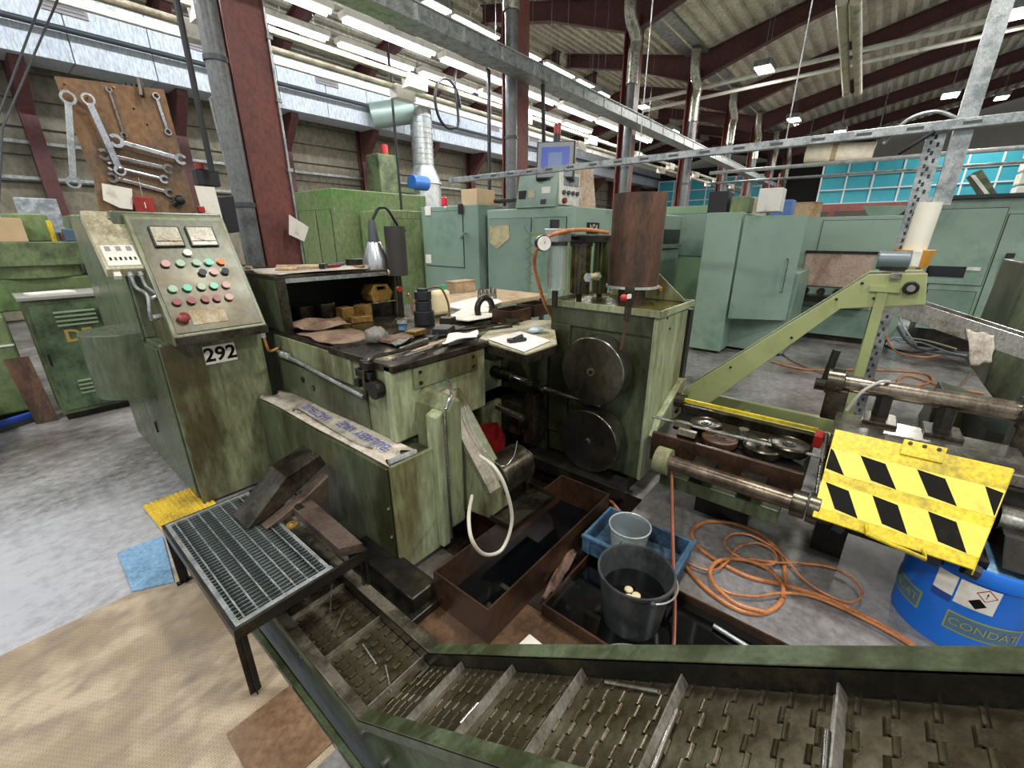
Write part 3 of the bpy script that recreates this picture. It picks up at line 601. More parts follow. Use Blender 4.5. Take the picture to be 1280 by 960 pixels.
chrome = M('chrome_tool_steel', 'd2d2d6', .2, 1, .05, '8f8f92', .3, 20); toolg = M('grey_tool_steel', '8b8987', .34, .9, .1, '5e5b57', .35, 15)
spanner((85, 122), (92, 228), .043, .04, .03, 'r', 'r', 'long dull ring spanner hanging at the edge of the tool board', galv, .03)
spanner((110, 124), (150, 213), .038, .036, .034, 'r', 'r', 'wide bright chrome ring spanner hanging aslant on the tool board', chrome, .05)
spanner((136, 112), (155, 169), .02, .022, .012, 'o', 'o', 'thin small spanner hanging in the middle of the tool board', toolg)
spanner((195, 120), (210, 165), .024, .024, .018, 'r', 'r', 'short chrome ring spanner in the upper corner of the board', chrome)
spanner((145, 176), (226, 199), .046, .04, .026, 'o', 'o', 'polished open-ended spanner lying topmost of the level ones', chrome, .04)
spanner((130, 193), (210, 211), .04, .036, .024, 'o', 'o', 'grey open-ended spanner second down of the level ones', toolg, .028)
spanner((140, 208), (205, 224), .032, .032, .014, 'o', 'o', 'slim open-ended spanner third down of the level ones', chrome, .022)
spanner((140, 222), (212, 241), .036, .034, .022, 'o', 'o', 'grey open-ended spanner lowest of the level ones', toolg, .016)
a, b = at_y(174, 98, YBD-.02), at_y(178, 121, YBD-.04); tag(MB().bar(a, b, .02, .03).build('hook_clip', iron, bev=.003), 'black clip on the upper edge of the tool board', 'clip')
tag(MB().plate([at_y(*p, YBD-.035) for p in ((127, 229), (165, 236), (166, 262), (150, 260), (129, 250))], .001, (0, -1, 0)).build('paper_note', paper), 'torn white paper pinned to the foot of the tool board', 'paper')
c = at_y(181, 257, YBD-.05); t = thing('padlock_tag', 'red lockout tag with wire at the foot of the tool board', 'tag', c); B(c.x-.05, c.x+.045, c.y-.012, c.y+.012, c.z-.045, c.z+.05).build('body', red, t, .004); MB().text('1', .05, c+V((0, -.013, 0)), (1, 0, 0), (0, 0, 1)).build('numeral', white, t); MB().tube([c+V((0, 0, .05)), at_y(173, 222, YBD-.03)], .002, 5, 0).build('wire', galv, t)
c = at_y(225, 250, YBD-.04); t = thing('knob_handle', 'black round knob stuck on the tool board', 'knob', c); MB().ball(c, .03, 12).build('ball', black, t, smooth=True); MB().cyl(c, c+V((-.04, .02, -.03)), .018, n=10).build('stem', black, t)
tag(MB().plate([at_y(*p, YBD-.012) for p in ((243, 232), (268, 234), (285, 300), (262, 300))], .001, (0, -1, 0)).build('paper_sheet', paper), 'white printed sheet hanging beside the console top', 'paper')
c = at_y(251, 262, YBD-.03); tag(B(c.x-.02, c.x+.02, c.y-.02, c.y+.01, c.z-.02, c.z+.02).build('warning_cap', red, bev=.006), 'small red cap at the corner of the console top', 'cap')
# ------------------------------------------------------------------ forming machine: bed, splash box, tower, arm
mc = thing('forming_machine', 'oily green wire forming machine bed with splash box and front tower', 'machine', (1.9, 2.5, 0))
B(1.20, 2.75, 2.32, 3.62, .12, 1.03).build('bed', green_d, mc, .008)
B(1.185, 2.30, 2.12, 3.62, 1.03, 1.075).build('bed_top', steel_d, mc, .004)
B(1.175, 1.20, 2.12, 3.08, .90, 1.06).build('upper_side_plate', green, mc, .004)
B(1.18, 1.20, 2.0, 3.08, .40, .885).build('side_plate', green_d, mc, .004)
B(1.19, 1.80, 1.80, 2.32, .30, 1.05).build('tower', green, mc, .012)
B(1.17, 1.86, 1.74, 1.80, .66, 1.085).build('tower_face', green_l, mc, .008)
B(1.17, 1.88, 1.72, 2.34, 1.05, 1.09).build('tower_top', steel_d, mc, .005)
B(1.30, 1.78, 1.725, 1.74, .93, 1.045).build('cover_plate', green, mc, .003)
for x in (1.34, 1.74):
    for z in (.96, 1.02): MB().cyl((x, 1.725, z), (x, 1.715, z), .010, n=6).build('bolt', steel_d, mc)
# splash box
MB().box(1.0, 1.30, 1.58, 3.08, .05, .62).build('splash_box', green_d, mc, .008)
B(.99, 1.0, 1.585, 3.07, .04, .645).build('splash_sheet', green_d, mc, .003)
B(1.0, 1.28, 1.56, 1.58, .03, .66).build('end_plate', green_l, mc, .004)
B(1.0, 1.20, 1.58, 3.08, .62, .635).build('ledge', green, mc, .002)
for y, z in ((1.62, .08), (1.60, .25), (1.60, .42)): MB().cyl((.99, y, z), (.98, y, z), .008, n=6).build('bolt', steel, mc)
MB().prism([(1.255, .05), (1.31, .05), (1.31, .86), (1.255, .84)], 'y', 1.52, 1.60).build('edge_rib', green_l, mc, .008)
MB().prism([(1.31, .15), (1.42, .15), (1.42, .9), (1.36, .93), (1.31, .86)], 'y', 1.50, 1.76).build('arched_housing', green, mc, .02)
MB().tube([(1.30, 1.50, .10), (1.30, 1.50, .80), (1.315, 1.50, .89), (1.37, 1.52, .945), (1.50, 1.70, .95)], .008, 8).build('oil_pipe', steel, mc, smooth=True)
# conduit along the side
MB().tube([(1.17, 3.05, .965), (1.15, 2.95, .955), (1.15, 2.3, .90), (1.15, 1.98, .875)], .011, 8).build('oil_pipe', galv, mc, smooth=True)
for y in (2.93, 2.87): MB().cyl((1.15, y, .95), (1.15, y-.04, .948), .02, n=8).build('coupling', galv_l, mc)
for p, q in (((.07, 2.75, .80), .02), ((.07, 2.62, .77), .018)): MB().cyl((1.18, p[1], p[2]), (1.172, p[1], p[2]), q, n=12).build('hole_plug', oil, mc)
MB().tube([(1.15, 1.98, .875), (1.14, 1.93, .88), (1.14, 1.93, 1.03), (1.18, 1.9, 1.10), (1.3, 1.86, 1.115), (1.6, 1.9, 1.12), (1.8, 2.1, 1.12)], .010, 8).build('oil_pipe', steel_d, mc, smooth=True)
for k in range(8):
    y, z = 1.88+.05*(k % 3), .93+.055*(k//3)
    MB().box(1.13+.012*(k % 2), 1.18, y, y+.045, z, z+.045).build('valve_block', iron, mc, .006)
MB().cyl((1.17, 1.84, .95), (1.12, 1.84, .95), .05, n=14).build('motor_cap', iron, mc, .004)
# sloping arm with steel rail, clamp cylinder
AX0, AX1 = 1.44, 1.62
MB().prism([(1.76, .84), (1.72, .86), (1.36, .40), (1.34, .22), (1.76, .16)], 'x', AX0, AX1).build('arm_bracket', green, mc, .01)
MB().prism([(1.735, .875), (1.70, .885), (1.315, .40), (1.345, .385)], 'x', AX0-.012, AX0+.075).build('arm_rail', M('worn_arm_rail', '8d877a', .4, .5, .2, '5c513c', .4, 9), mc, .003)
MB().cyl((1.58, 1.44, .37), (1.84, 1.44, .37), .12, n=24).build('clamp_cylinder', steel_d, mc, .01, True)
MB().cyl((1.84, 1.44, .37), (1.90, 1.44, .37), .06, n=16).build('clamp_rod', steel, mc, smooth=True)
MB().cyl((1.86, 1.40, .33), (1.86, 1.40, .15), .03, n=10).build('drain_spout', steel_d, mc, smooth=True)
MB().cyl((1.78, 2.2, .66), (1.82, 2.05, .64), .01, n=8).build('stud', steel, mc)
MB().plate([at_y(*p, 1.86) for p in ((586, 548), (600, 530), (622, 528), (632, 545), (630, 598), (596, 600))], .01, (0, 1, 0)).build('red_guard', reddk, mc, .004)
B(1.86, 2.46, 2.12, 2.33, .10, 1.03).build('tower_wall', green_l, mc, .01)  # paler green paints in the light this wall loses under the board
MB().prism([(1.80, .93), (1.98, .93), (2.06, .80), (2.02, .70), (1.93, .72), (1.80, .80)], 'y', 1.88, 2.2).build('tool_bracket', green, mc, .02)
MB().prism([(2.02, .55), (2.24, .55), (2.26, .1), (2.0, .1)], 'y', 1.92, 2.22).build('die_post', green, mc, .02)
MB().box(2.22, 2.45, 1.75, 2.22, .30, .55).build('slide_block', steel_d, mc, .01)
MB().box(2.28, 2.44, 1.66, 1.76, .22, .62).build('wire_guide_block', steel_d, mc, .008)
MB().box(2.22, 2.38, .95, 1.72, .09, .175).build('lower_beam', iron, mc, .006)
# spindle and wire guide in line with the rolls
MB().cyl((2.36, 2.24, .70), (2.36, 1.92, .685), .045, n=16).build('spindle', steel_d, mc, .003, True)
for k in range(5): MB().cyl((2.36, 2.2-k*.05, .698-.002*k), (2.36, 2.185-k*.05, .698-.002*k), .05, n=16).build('spindle_ring', steel_d, mc, smooth=True)
MB().cyl((2.36, 1.92, .685), (2.36, 1.70, .668), .024, n=12).build('guide_tube', steel, mc, smooth=True)
MB().cyl((2.36, 1.72, .668), (2.36, 1.62, .66), .04, n=6).build('guide_nut', steel_d, mc)
MB().cyl((2.36, 1.62, .66), (2.36, 1.18, .645), .016, n=10).build('wire_rod', steel, mc, smooth=True)
MB().cyl((2.1, 1.86, .545), (2.1, 1.62, .52), .022, n=10).build('ejector_rod', steel, mc, smooth=True)
B(2.47, 2.95, 1.70, 2.45, .0, .98).build('rear_frame', green_d, mc, .01)
B(2.05, 2.47, 1.95, 2.25, .02, .55).build('die_base', iron, mc, .01)
# foot and pan
B(.87, 1.02, 1.30, 1.86, 0.0065, .13).build('machine_foot', iron, mc, .01); B(.83, 1.06, 1.27, 1.5, .0065, .05).build('foot_pad', iron, mc, .006)
B(1.05, 1.28, 1.62, 1.8, 0.0, .06).build('machine_foot', iron, mc)
B(1.30, 2.7, 2.0, 3.5, .0, .12).build('base', iron, mc)
MB().box(1.45, 1.85, 1.18, 1.6, .205, .21).box(1.45, 1.85, 1.18, 1.184, .21, .24).box(1.846, 1.85, 1.18, 1.6, .21, .24).box(1.45, 1.454, 1.18, 1.6, .21, .24).build('drip_pan', steel_d, mc)
tag(MB().tube([at_y(*p, y) for p, y in (((600, 570), 1.31), ((618, 584), 1.20), ((632, 610), 1.14), ((640, 650), 1.12), ((628, 686), 1.12), ((606, 693), 1.12), ((590, 675), 1.13), ((586, 645), 1.2), ((590, 620), 1.31))], .009, 10).build('cable_loop', M('pale_grey_cable', 'b9b5a6', .45, 0, .1), smooth=True), 'pale grey cable hanging in a loop from the machine arm', 'cable')
tag(MB().tube([(1.53, 1.60, .80), (1.50, 1.50, .66), (1.55, 1.36, .50), (1.62, 1.32, .53), (1.66, 1.32, .62)], .003, 6).build('bent_wire', steel, smooth=True), 'thin bent wire end lying along the arm rail', 'wire')
# ------------------------------------------------------------------ tool shelf (hood) on the bed
sh = thing('tool_shelf', 'open-fronted dark green steel shelf box standing on the machine bed', 'shelf', (1.7, 3.3, 1.075))
HX0, HX1, HY0, HY1, HZ0, HZ1 = 1.21, 2.16, 2.98, 3.60, 1.076, 1.43
B(HX0, HX0+.03, HY0, HY1, HZ0, HZ1).build('side_panel', green_d, sh, .003); B(HX1-.03, HX1, HY0, HY1, HZ0, HZ1).build('side_panel', green_d, sh, .003)
B(HX0+.03, HX1-.03, HY1-.02, HY1, HZ0, HZ1).build('rear_panel', M('near_black_panel', '1d1b17', .6, 0, .2), sh); B(HX0-.01, HX1+.02, HY0-.015, HY1, HZ1, HZ1+.02).build('top_panel', steel_d, sh, .003)  # rear panel inside the shelf is near black
B(HX0, HX0+.06, HY0-.012, HY0, HZ0, HZ1).build('front_flange', steel_d, sh); B(HX0+.06, HX1, HY0-.012, HY0, HZ1-.03, HZ1).build('front_flange', galv, sh)
def wavy(p00, p10, p11, p01, amp, seed, nu=14, nv=10):
    rnd = random.Random(seed); ph = [rnd.random()*6 for _ in range(6)]; p00, p10, p11, p01 = map(V, (p00, p10, p11, p01))
    def fn(u, v):
        e = .03*math.sin(9*v+ph[0])*(1 if u in (0, 1) else .4)
        p = p00.lerp(p10, min(1.04, u+e)).lerp(p01.lerp(p11, min(1.04, u+e)), v+.03*math.sin(11*u+ph[1]))
        return p+V((0, 0, amp*(1+math.sin(7*u+ph[2]+3*v)*.5+math.sin(11*v+ph[3])*.5)))
    return MB().grid(fn, nu, nv)
def rag(name, quad, amp, seed, mat, lab, cat='cloth', z=None):
    o = wavy(*quad, amp, seed).build(name, mat, smooth=True); md = o.modifiers.new('thick', 'SOLIDIFY'); md.thickness = .006; md.offset = 1
    return tag(o, lab, cat)
zt = HZ1+.021
rag('shop_cloth', ((HX0, HY0-.02, zt), (HX1-.2, HY0-.02, zt), (HX1-.1, HY1-.1, zt), (HX0, HY1-.05, zt)), .006, 1, cloth, 'dirty white cloth spread over the top of the tool shelf')
def small(name, quad, h, mat, lab, cat, bev=.003): return tag(MB().plate(quad, h, (0, 0, 1)).build(name, mat, bev=bev), lab, cat)
zz = zt+.02
def rect(cx, cy, lx, ly, a, z):
    ca, sa = math.cos(a), math.sin(a); return [V((cx+ca*i*lx/2-sa*j*ly/2, cy+sa*i*lx/2+ca*j*ly/2, z)) for i, j in ((-1, -1), (1, -1), (1, 1), (-1, 1))]
t = thing('hammer', 'wooden-handled hammer lying on the cloth of the tool shelf', 'hammer', (1.4, 3.2, zz))
MB().cyl((1.36, 3.28, zz+.015), (1.58, 3.10, zz+.015), .016, n=10).build('handle', wood, t, smooth=True); MB().obox((1.60, 3.08, zz+.018), (.04, .11, .036), (V((.77, -.64, 0)), V((.64, .77, 0)), V((0, 0, 1)))).build('head', iron, t, .004)
t = thing('file_tool', 'long steel file with pale handle on the shelf cloth', 'file', (1.3, 3.3, zz)); MB().bar((1.26, 3.40, zz+.01), (1.46, 3.30, zz+.01), .02, .008).build('blade', steel_d, t); MB().cyl((1.24, 3.41, zz+.01), (1.14+.08, 3.45, zz+.01), .013, n=8).build('handle', wood, t)
t = thing('screwdriver', 'short brown-handled screwdriver near the shelf front edge', 'screwdriver', (1.35, 3.1, zz)); MB().cyl((1.28, 3.12, zz+.012), (1.40, 3.06, zz+.012), .013, n=8).build('handle', wood, t); MB().cyl((1.40, 3.06, zz+.01), (1.5, 3.01, zz+.01), .004, n=6).build('blade', steel, t)
for k, (cx, cy, lx, ly, a, h, m, lab) in enumerate(((1.75, 3.25, .16, .05, .3, .02, reddk, 'dark red plastic box on the shelf cloth'), (1.9, 3.4, .12, .08, .8, .02, greyd, 'grey metal case at the rear of the shelf top'), (1.62, 3.35, .2, .04, -.4, .012, steel_d, 'flat steel strip on the shelf top'), (2.02, 3.3, .16, .12, .2, .05, iron, 'dark oily box at the shelf top corner'), (1.98, 3.08, .22, .1, .1, .012, brass, 'brass-coloured strip under the work lamp'))):
    small('shelf_item', rect(cx, cy, lx, ly, a, zt+.014), h, m, lab, 'tool part')
# things inside and in front of the shelf
small('workpiece_block', rect(1.62, 3.2, .12, .12, .1, 1.077), .13, steel_d, 'tall square steel block inside the shelf', 'block')
small('workpiece_block', rect(1.48, 3.25, .12, .10, .2, 1.077), .12, steel_d, 'grey steel block at the shadowy end of the shelf', 'block')
small('workpiece_block', rect(1.72, 3.08, .10, .10, .0, 1.077), .10, brass, 'brass-tinted block in the shelf opening with a small nut on it', 'block')
small('workpiece_block', rect(1.84, 3.02, .10, .10, .4, 1.077), .11, brass, 'lamp-lit brass block by the shelf upright', 'block')
small('workpiece_block', rect(1.75, 2.92, .16, .07, -.2, 1.077), .045, brass, 'low brass step block before the shelf opening', 'block')
t = thing('slotted_die', 'brass-coloured slotted die block raised on a ledge in the shelf', 'die', (2.0, 3.1, 1.076))
B(1.90, 2.12, 3.02, 3.25, 1.076, 1.19).build('ledge', steel_d, t, .004); MB().prism([(1.93, 1.20), (2.09, 1.20), (2.12, 1.26), (2.07, 1.33), (1.95, 1.33), (1.91, 1.26)], 'y', 3.0, 3.14).build('die_block', brass, t, .004); B(1.97, 2.05, 2.994, 3.002, 1.29, 1.315).build('slot', oil, t); B(1.91, 2.12, 2.97, 3.0, 1.19, 1.20).build('foot_plate', steel, t)
rag('folded_cloth', ((1.26, 2.80, 1.09), (1.56, 2.74, 1.09), (1.62, 2.98, 1.10), (1.27, 3.05, 1.10)), .02, 3, brownrag, 'folded brown oily cloth bulging out of the shelf')
rag('oily_pad', ((1.21, 2.36, 1.078), (1.50, 2.30, 1.078), (1.56, 2.74, 1.078), (1.24, 2.84, 1.078)), .006, 4, brownrag, 'flat brown oily pad on the bed edge in front of the shelf')
t = tag(MB().ball((1.42, 2.22, 1.13), .07, 14, (1.1, .9, .75), .25).build('rag_ball', ragm, smooth=True), 'crumpled grey rag at the corner of the bed', 'rag')
rag('grey_rag', ((1.40, 1.98, 1.095), (1.58, 2.06, 1.095), (1.54, 2.2, 1.095), (1.42, 2.12, 1.095)), .012, 6, ragm, 'grey rag trailing along the tower top')
# splash box cloth
o = rag('printed_cloth', ((1.0, 1.60, .645), (1.19, 1.66, .64), (1.19, 3.02, .64), (1.0, 3.05, .645)), .008, 8, cloth, 'long dirty white cloth with blue printing draped on the splash box')
for y, s_ in ((1.72, 'BULABY VAZ'), (2.30, 'VAZ BUL')):
    MB().text(s_, .085, (1.10, y, .668), (.03, 1, 0), (-1, .03, 0), 'LEFT').build('print', M('blue_print', '4d5aa0', .9, 0, .2), o)
MB().tube([(1.05, 2.55, .66), (1.03, 2.62, .66), (1.06, 2.62, .66), (1.05, 2.4, .662), (1.03, 1.95, .662), (1.06, 1.80, .662)], .004, 6).build('wire_rod', steel, o, smooth=True)
tag(MB().cyl((1.02, 1.60, .665), (1.17, 1.585, .668), .016, n=8).build('handle_pipe', galv, smooth=True), 'short galvanised pipe lying at the end of the cloth', 'pipe')
# work lamp and black pipe
t = thing('work_lamp', 'gooseneck work lamp with silver cone shade shining on the shelf', 'lamp', (2.12, 2.98, 1.45))
lc = at_y(471, 338, 3.0)
MB().lathe([(.098, 0), (.10, .006), (.098, .075), (.055, .20), (.04, .205)], (lc.x, 3.0, lc.z+.01), 24).build('shade', M('silver_shade', 'c9cacc', .25, .9, .05), t, smooth=True)
MB().lathe([(.045, .2), (.04, .23), (.028, .34), (.022, .36), (.0, .36)], (lc.x, 3.0, lc.z+.01), 16).build('socket', greyd, t, smooth=True)
MB().tube([(lc.x, 3.0, lc.z+.36), at_y(468, 270, 3.02), at_y(473, 261, 3.03), at_y(482, 260, 3.06), at_y(491, 272, 3.1), at_y(498, 290, 3.12), (HX1+.06, 3.12, 1.45)], .011, 8).build('gooseneck', black, t, smooth=True)
MB().ball((lc.x, 3.0, lc.z+.07), .035, 10).build('bulb', lampon, t, smooth=True)
lp = bpy.data.lights.new('work_lamp_light', 'POINT'); lp.energy = 6; lp.color = (1, .78, .5); lp.shadow_soft_size = .03; lo = bpy.data.objects.new('work_lamp_light', lp); COL.objects.link(lo); lo.location = (lc.x, 3.0, lc.z+.02)
a = at_y(498, 344, 2.86); t = thing('oil_pipe_stand', 'black vertical oil pipe with thick upper sleeve before the shelf', 'pipe', (a.x, 2.86, 1.076))
MB().cyl((a.x, 2.86, a.z), (a.x, 2.86, a.z+.36), .078, n=20).build('sleeve', M('black_sleeve', '35302d', .55, .2, .15), t, smooth=True); MB().cyl((a.x, 2.86, a.z), (a.x, 2.86, 1.076), .022, n=10).build('stem', iron, t); MB().cyl((a.x-.04, 2.82, a.z-.10), (a.x-.04, 2.80, a.z-.10), .022, n=10).build('red_knob', red, t)
MB().tube([(a.x+.02, 2.80, a.z-.16), (a.x+.03, 2.78, 1.25), (a.x+.02, 2.74, 1.10)], .008, 6).build('copper_pipe', copper2, t, smooth=True)
c = at_z(504, 412, 1.08); t = thing('valve_fitting', 'small chrome and blue valve fitting on the bed under the black pipe', 'valve', c); MB().cyl(c, c+V((0, 0, .05)), .03, n=12).build('base', bluep, t); MB().cyl(c+V((0, 0, .05)), c+V((0, 0, .075)), .055, .05, n=14).build('flange', steel, t, smooth=True)
c = at_z(531, 405, 1.08); t = thing('actuator', 'black stacked actuator with cable on the bed', 'actuator', c)
for z0, z1, r in ((0, .10, .075), (.10, .17, .06), (.18, .24, .062), (.24, .26, .04)): MB().cyl(c+V((0, 0, z0)), c+V((0, 0, z1)), r, n=18).build('body_section', black, t, .003, True)
MB().tube([c+V((.03, -.03, .26)), c+V((.10, -.08, .26)), c+V((.14, -.11, .15)), c+V((.14, -.12, .02))], .008, 8).build('cable', M('brown_cable', '6a4a38', .45, 0, .1), t, smooth=True)
c = at_z(547, 398, 1.08)+V((.14, .12, 0)); t = thing('plastic_canister', 'cream plastic canister with green cap behind the actuator', 'canister', c); MB().box(c.x-.08, c.x+.08, c.y-.05, c.y+.05, c.z, c.z+.2).build('body', M('cream_plastic', 'd9c9a0', .5, 0, .08), t, .03); MB().cyl(c+V((.04, 0, .2)), c+V((.04, 0, .235)), .025, n=10).build('cap', M('green_cap', '2f9a5d', .4), t)
# side table beyond the bed with papers and boxes
tb = thing('bench_table', 'pale wooden bench top behind the bed covered with papers', 'bench', (3.2, 3.0, 0))
B(2.78, 4.0, 2.75, 3.6, 1.04, 1.075).build('top', wood, tb, .004)
for x, y in ((2.85, 2.8), (3.95, 2.8), (2.85, 3.5), (3.95, 3.5)): B(x-.02, x+.02, y-.02, y+.02, 0, 1.04).build('leg', greyd, tb)
small('paper_stack', [at_z(*p, 1.08) for p in ((553, 383), (610, 369), (628, 378), (590, 392))], .012, paper, 'stack of white papers on the bench top', 'paper')
small('clipboard', [at_z(*p, 1.10) for p in ((556, 399), (590, 381), (640, 393), (585, 402))], .01, paper, 'white sheet covering the bed behind the lifting ring', 'paper')
c = at_z(580, 370, 1.08); t = thing('wooden_box', 'small wooden box on the bench behind the canister', 'box', c+V((.3, .35, 0)))
cc = c+V((.3, .35, 0)); B(cc.x-.16, cc.x+.16, cc.y-.08, cc.y+.08, 1.076, 1.19).build('body', wood, t, .004); B(cc.x-.165, cc.x+.165, cc.y-.085, cc.y+.085, 1.19, 1.20).build('lid', wood, t)
for k in range(5):
    c = at_z(600+k*5, 378-(k % 2)*3, 1.08)+V((.12, .12, 0)); tag(MB().cyl(c, c+V((0, 0, .11)), .022, .014, n=10).build('punch', steel, smooth=True), 'polished steel punch standing in a row on the bench', 'punch', 'punches standing on the bench')
# lifting ring and tool clutter on the tower top
c = at_y(606, 386, 2.3); tag(MB().tube([c+V((math.cos(k*math.pi/5)*.085, 0, math.sin(k*math.pi/5)*.085)) for k in range(10)], .024, 10, 5, True).build('lifting_ring', iron, smooth=True), 'large black iron lifting ring standing on the bed', 'ring')
tag(MB().cyl((c.x+.02, 2.3, 1.076), (c.x+.02, 2.3, c.z-.09), .04, n=10).build('ring_shank', iron), 'short black shank below the lifting ring', 'shank')
B0 = [(530, 425, 612, 402), (535, 430, 590, 415), (545, 420, 640, 408), (515, 440, 560, 424), (500, 436, 545, 420), (560, 432, 600, 420), (575, 412, 640, 404), (505, 445, 540, 434)]
labs = ['long dark steel rod across the tower top', 'steel rod with bright end on the tower top', 'longest steel bar pointing at the lifting ring', 'pale wooden stick near the crumpled rag', 'thin silver wire piece beside the valve fitting', 'short black bar by the papers', 'dark flat bar under the lifting ring', 'bright wire stub at the tower corner']
for (a0, b0, a1, b1), lab, m in zip(B0, labs, (steel_d, steel, iron, wood, steel, black, steel_d, steel)):
    tag(MB().cyl(at_z(a0, b0, 1.115), at_z(a1, b1, 1.115), .009, n=8).build('steel_rod', m, smooth=True), lab, 'rod')
for i, (p, lx, ly, a, h, m, lab) in enumerate((((555, 418), .16, .1, .5, .05, black, 'black plastic tool case on the tower top'), ((520, 418), .12, .08, .2, .03, brass, 'small brass part beside the actuator'), ((560, 405), .1, .08, .3, .05, iron, 'black iron part behind the tool case'), ((495, 425), .18, .12, .1, .02, brownrag, 'brown oily strip by the shelf blocks'), ((640, 400), .2, .12, .9, .02, iron, 'black clamp plate by the brown boxes'))):
    c = at_z(*p, 1.10); small('loose_tool', rect(c.x, c.y, lx, ly, a, 1.10), h, m, lab, 'tool')
rag('paper_towel', [tuple(at_z(*p, 1.115)) for p in ((553, 433), (596, 424), (598, 416), (562, 420))], .012, 12, paper, 'crumpled white paper towel on the tower top')
# board with papers on the bed end
t = thing('board_shelf', 'flat steel-edged board with papers overhanging the machine front', 'board', at_z(645, 425, 1.0))
q = [at_z(*p, 1.05) for p in ((597, 429), (657, 447), (696, 434), (692, 404), (628, 404))]
MB().plate(q, .025, (0, 0, 1)).build('top', cream, t, .003); MB().bar(q[0]+V((0, 0, -.01)), q[1]+V((0, 0, -.01)), .02, .05).build('edge', steel_d, t); MB().bar(q[1]+V((0, 0, -.01)), q[2]+V((0, 0, -.01)), .02, .05).build('edge', steel_d, t)
q0 = q[1].lerp(q[4], .5); MB().box(q0.x-.12, q0.x+.12, q0.y+.05, q0.y+.2, .90, 1.05).build('support', green_d, t)
small('paper_sheet', [at_z(*p, 1.08) for p in ((610, 424), (655, 440), (688, 426), (650, 414))], .002, paper, 'white paper under the black clip on the board', 'paper', 0)
c = at_z(646, 427, 1.083); t = thing('clip_tool', 'black sprung clip lying on the paper of the board', 'clip', c); MB().obox(c+V((0, 0, .012)), (.12, .05, .02), (V((.9, -.3, 0)).normalized(), V((.3, .9, 0)).normalized(), V((0, 0, 1)))).build('body', black, t, .006); MB().cyl(c+V((-.03, 0, .02)), c+V((.03, -.02, .035)), .012, n=8).build('lever', black, t)
tag(MB().ball(at_z(670, 412, 1.10), .05, 10, (1.3, .8, .4), .2).build('plastic_bag', M('pale_blue_film', 'b9c8d4', .3, 0, .1)), 'crumpled pale blue plastic film on the board', 'film')
for p, lab in (((640, 400), 'open brown steel box on the bed, nearer of two'), ((668, 392), 'open brown steel box on the bed, farther of two')):
    c = at_z(*p, 1.08); t = thing('parts_box', lab, 'box', c)
    x, y = c.x, c.y
    for a in ((x-.13, x+.13, y-.09, y-.08), (x-.13, x+.13, y+.08, y+.09), (x-.13, x-.12, y-.08, y+.08), (x+.12, x+.13, y-.08, y+.08)): B(*a, 1.076, 1.17).build('wall', rustbox, t)
    B(x-.12, x+.12, y-.08, y+.08, 1.076, 1.085).build('floor_panel', rustbox, t)
B(2.2, 2.85, 2.25, 2.75, 1.03, 1.074).build('bed_shelf', green_d, mc, .004)
# ------------------------------------------------------------------ roll feed head
hd = thing('roll_feed_head', 'green roll feed housing with two big steel feed rolls', 'machine', (2.75, 1.28, 0))
B(2.48, 3.0, .93, 1.66, .13, 1.25).build('housing', green_d, hd, .01)
B(2.46, 2.48, .93, 1.66, 1.12, 1.25).build('side_plate', green_d, hd, .004); B(2.46, 2.48, 1.50, 1.66, .3, 1.12).build('side_plate', green_d, hd, .004)
B(2.46, 3.01, .905, .93, .14, 1.27).build('end_plate', green_l, hd, .006)
B(2.5, 2.95, 1.0, 1.6, .0, .13).build('plinth', iron, hd)
B(2.45, 3.03, .89, 1.68, 1.25, 1.262).build('top_pan', M('oily_pan', '6a6230', .25, .3, .3, '3e3b1c', .5, 8), hd)
for a in ((2.44, 2.45, .88, 1.69), (3.03, 3.04, .88, 1.69), (2.45, 3.03, .88, .89), (2.45, 3.03, 1.68, 1.69)): B(*a, 1.245, 1.285).build('pan_lip', green_l, hd)
for z, r in ((.885, .222), (.395, .222)):
    R_ = MB().cyl((2.29, 1.23, z), (2.42, 1.23, z), r, n=48).build('feed_roll', M('turned_steel', '8a8680', .22, .95, .06, '6a645a', .35, 3), hd, .006, True)
    MB().cyl((2.42, 1.23, z), (2.47, 1.23, z), r*.86, n=40).build('roll_flange', iron, R_, smooth=True)
    MB().cyl((2.285, 1.23, z), (2.29, 1.23, z), .026, n=16).build('centre_ring', steel, R_, smooth=True)
    MB().cyl((2.28, 1.23, z), (2.286, 1.23, z), .014, n=12).build('centre_bore', iron, R_)
B(3.02, 3.09, .89, .93, .45, 1.22).build('rubber_strip', black, hd)
MB().plate([(3.02, .93, 1.27), (3.02, 1.5, 1.27), (3.02, 1.35, 1.62)], .012, (1, 0, 0)).build('gusset', green_l, hd)
for p in ((835, 398), (838, 411)): c = at_y(*p, .90); MB().cyl(c, c+V((0, .02, 0)), .008, n=6).build('bolt', iron, hd)

c = at_y(786, 376, .92); MB().cyl(c+V((0, 0, .07)), c+V((0, 0, -.02)), .024, n=12).build('drain_cock', steel_d, hd, smooth=True); MB().cyl(c+V((0, 0, -.02)), c+V((0, 0, -.10)), .018, n=10).build('drain_pipe', steel_d, hd); MB().cyl(c+V((0, 0, -.1)), c+V((0, .02, -.26)), .009, n=8).build('drain_hose', rust, hd)
c2 = c+V((-.06, 0, .02)); MB().ball(c2, .02, 10).build('red_handle', red, hd, smooth=True); B(c2.x-.012, c2.x+.02, c2.y-.03, c2.y-.02, c2.z, c2.z+.02).build('handle_tag', white, hd)
# hinge flange towards the straightener
MB().prism([(2.62, .40), (2.95, .55), (3.05, .72), (2.98, .74), (2.60, .56), (2.52, .45)], 'y', .86, .905).build('flange_arm', green_l, hd, .008)
MB().cyl((2.86, .86, .62), (2.86, .80, .62), .05, n=14).build('flange_boss', steel_d, hd)
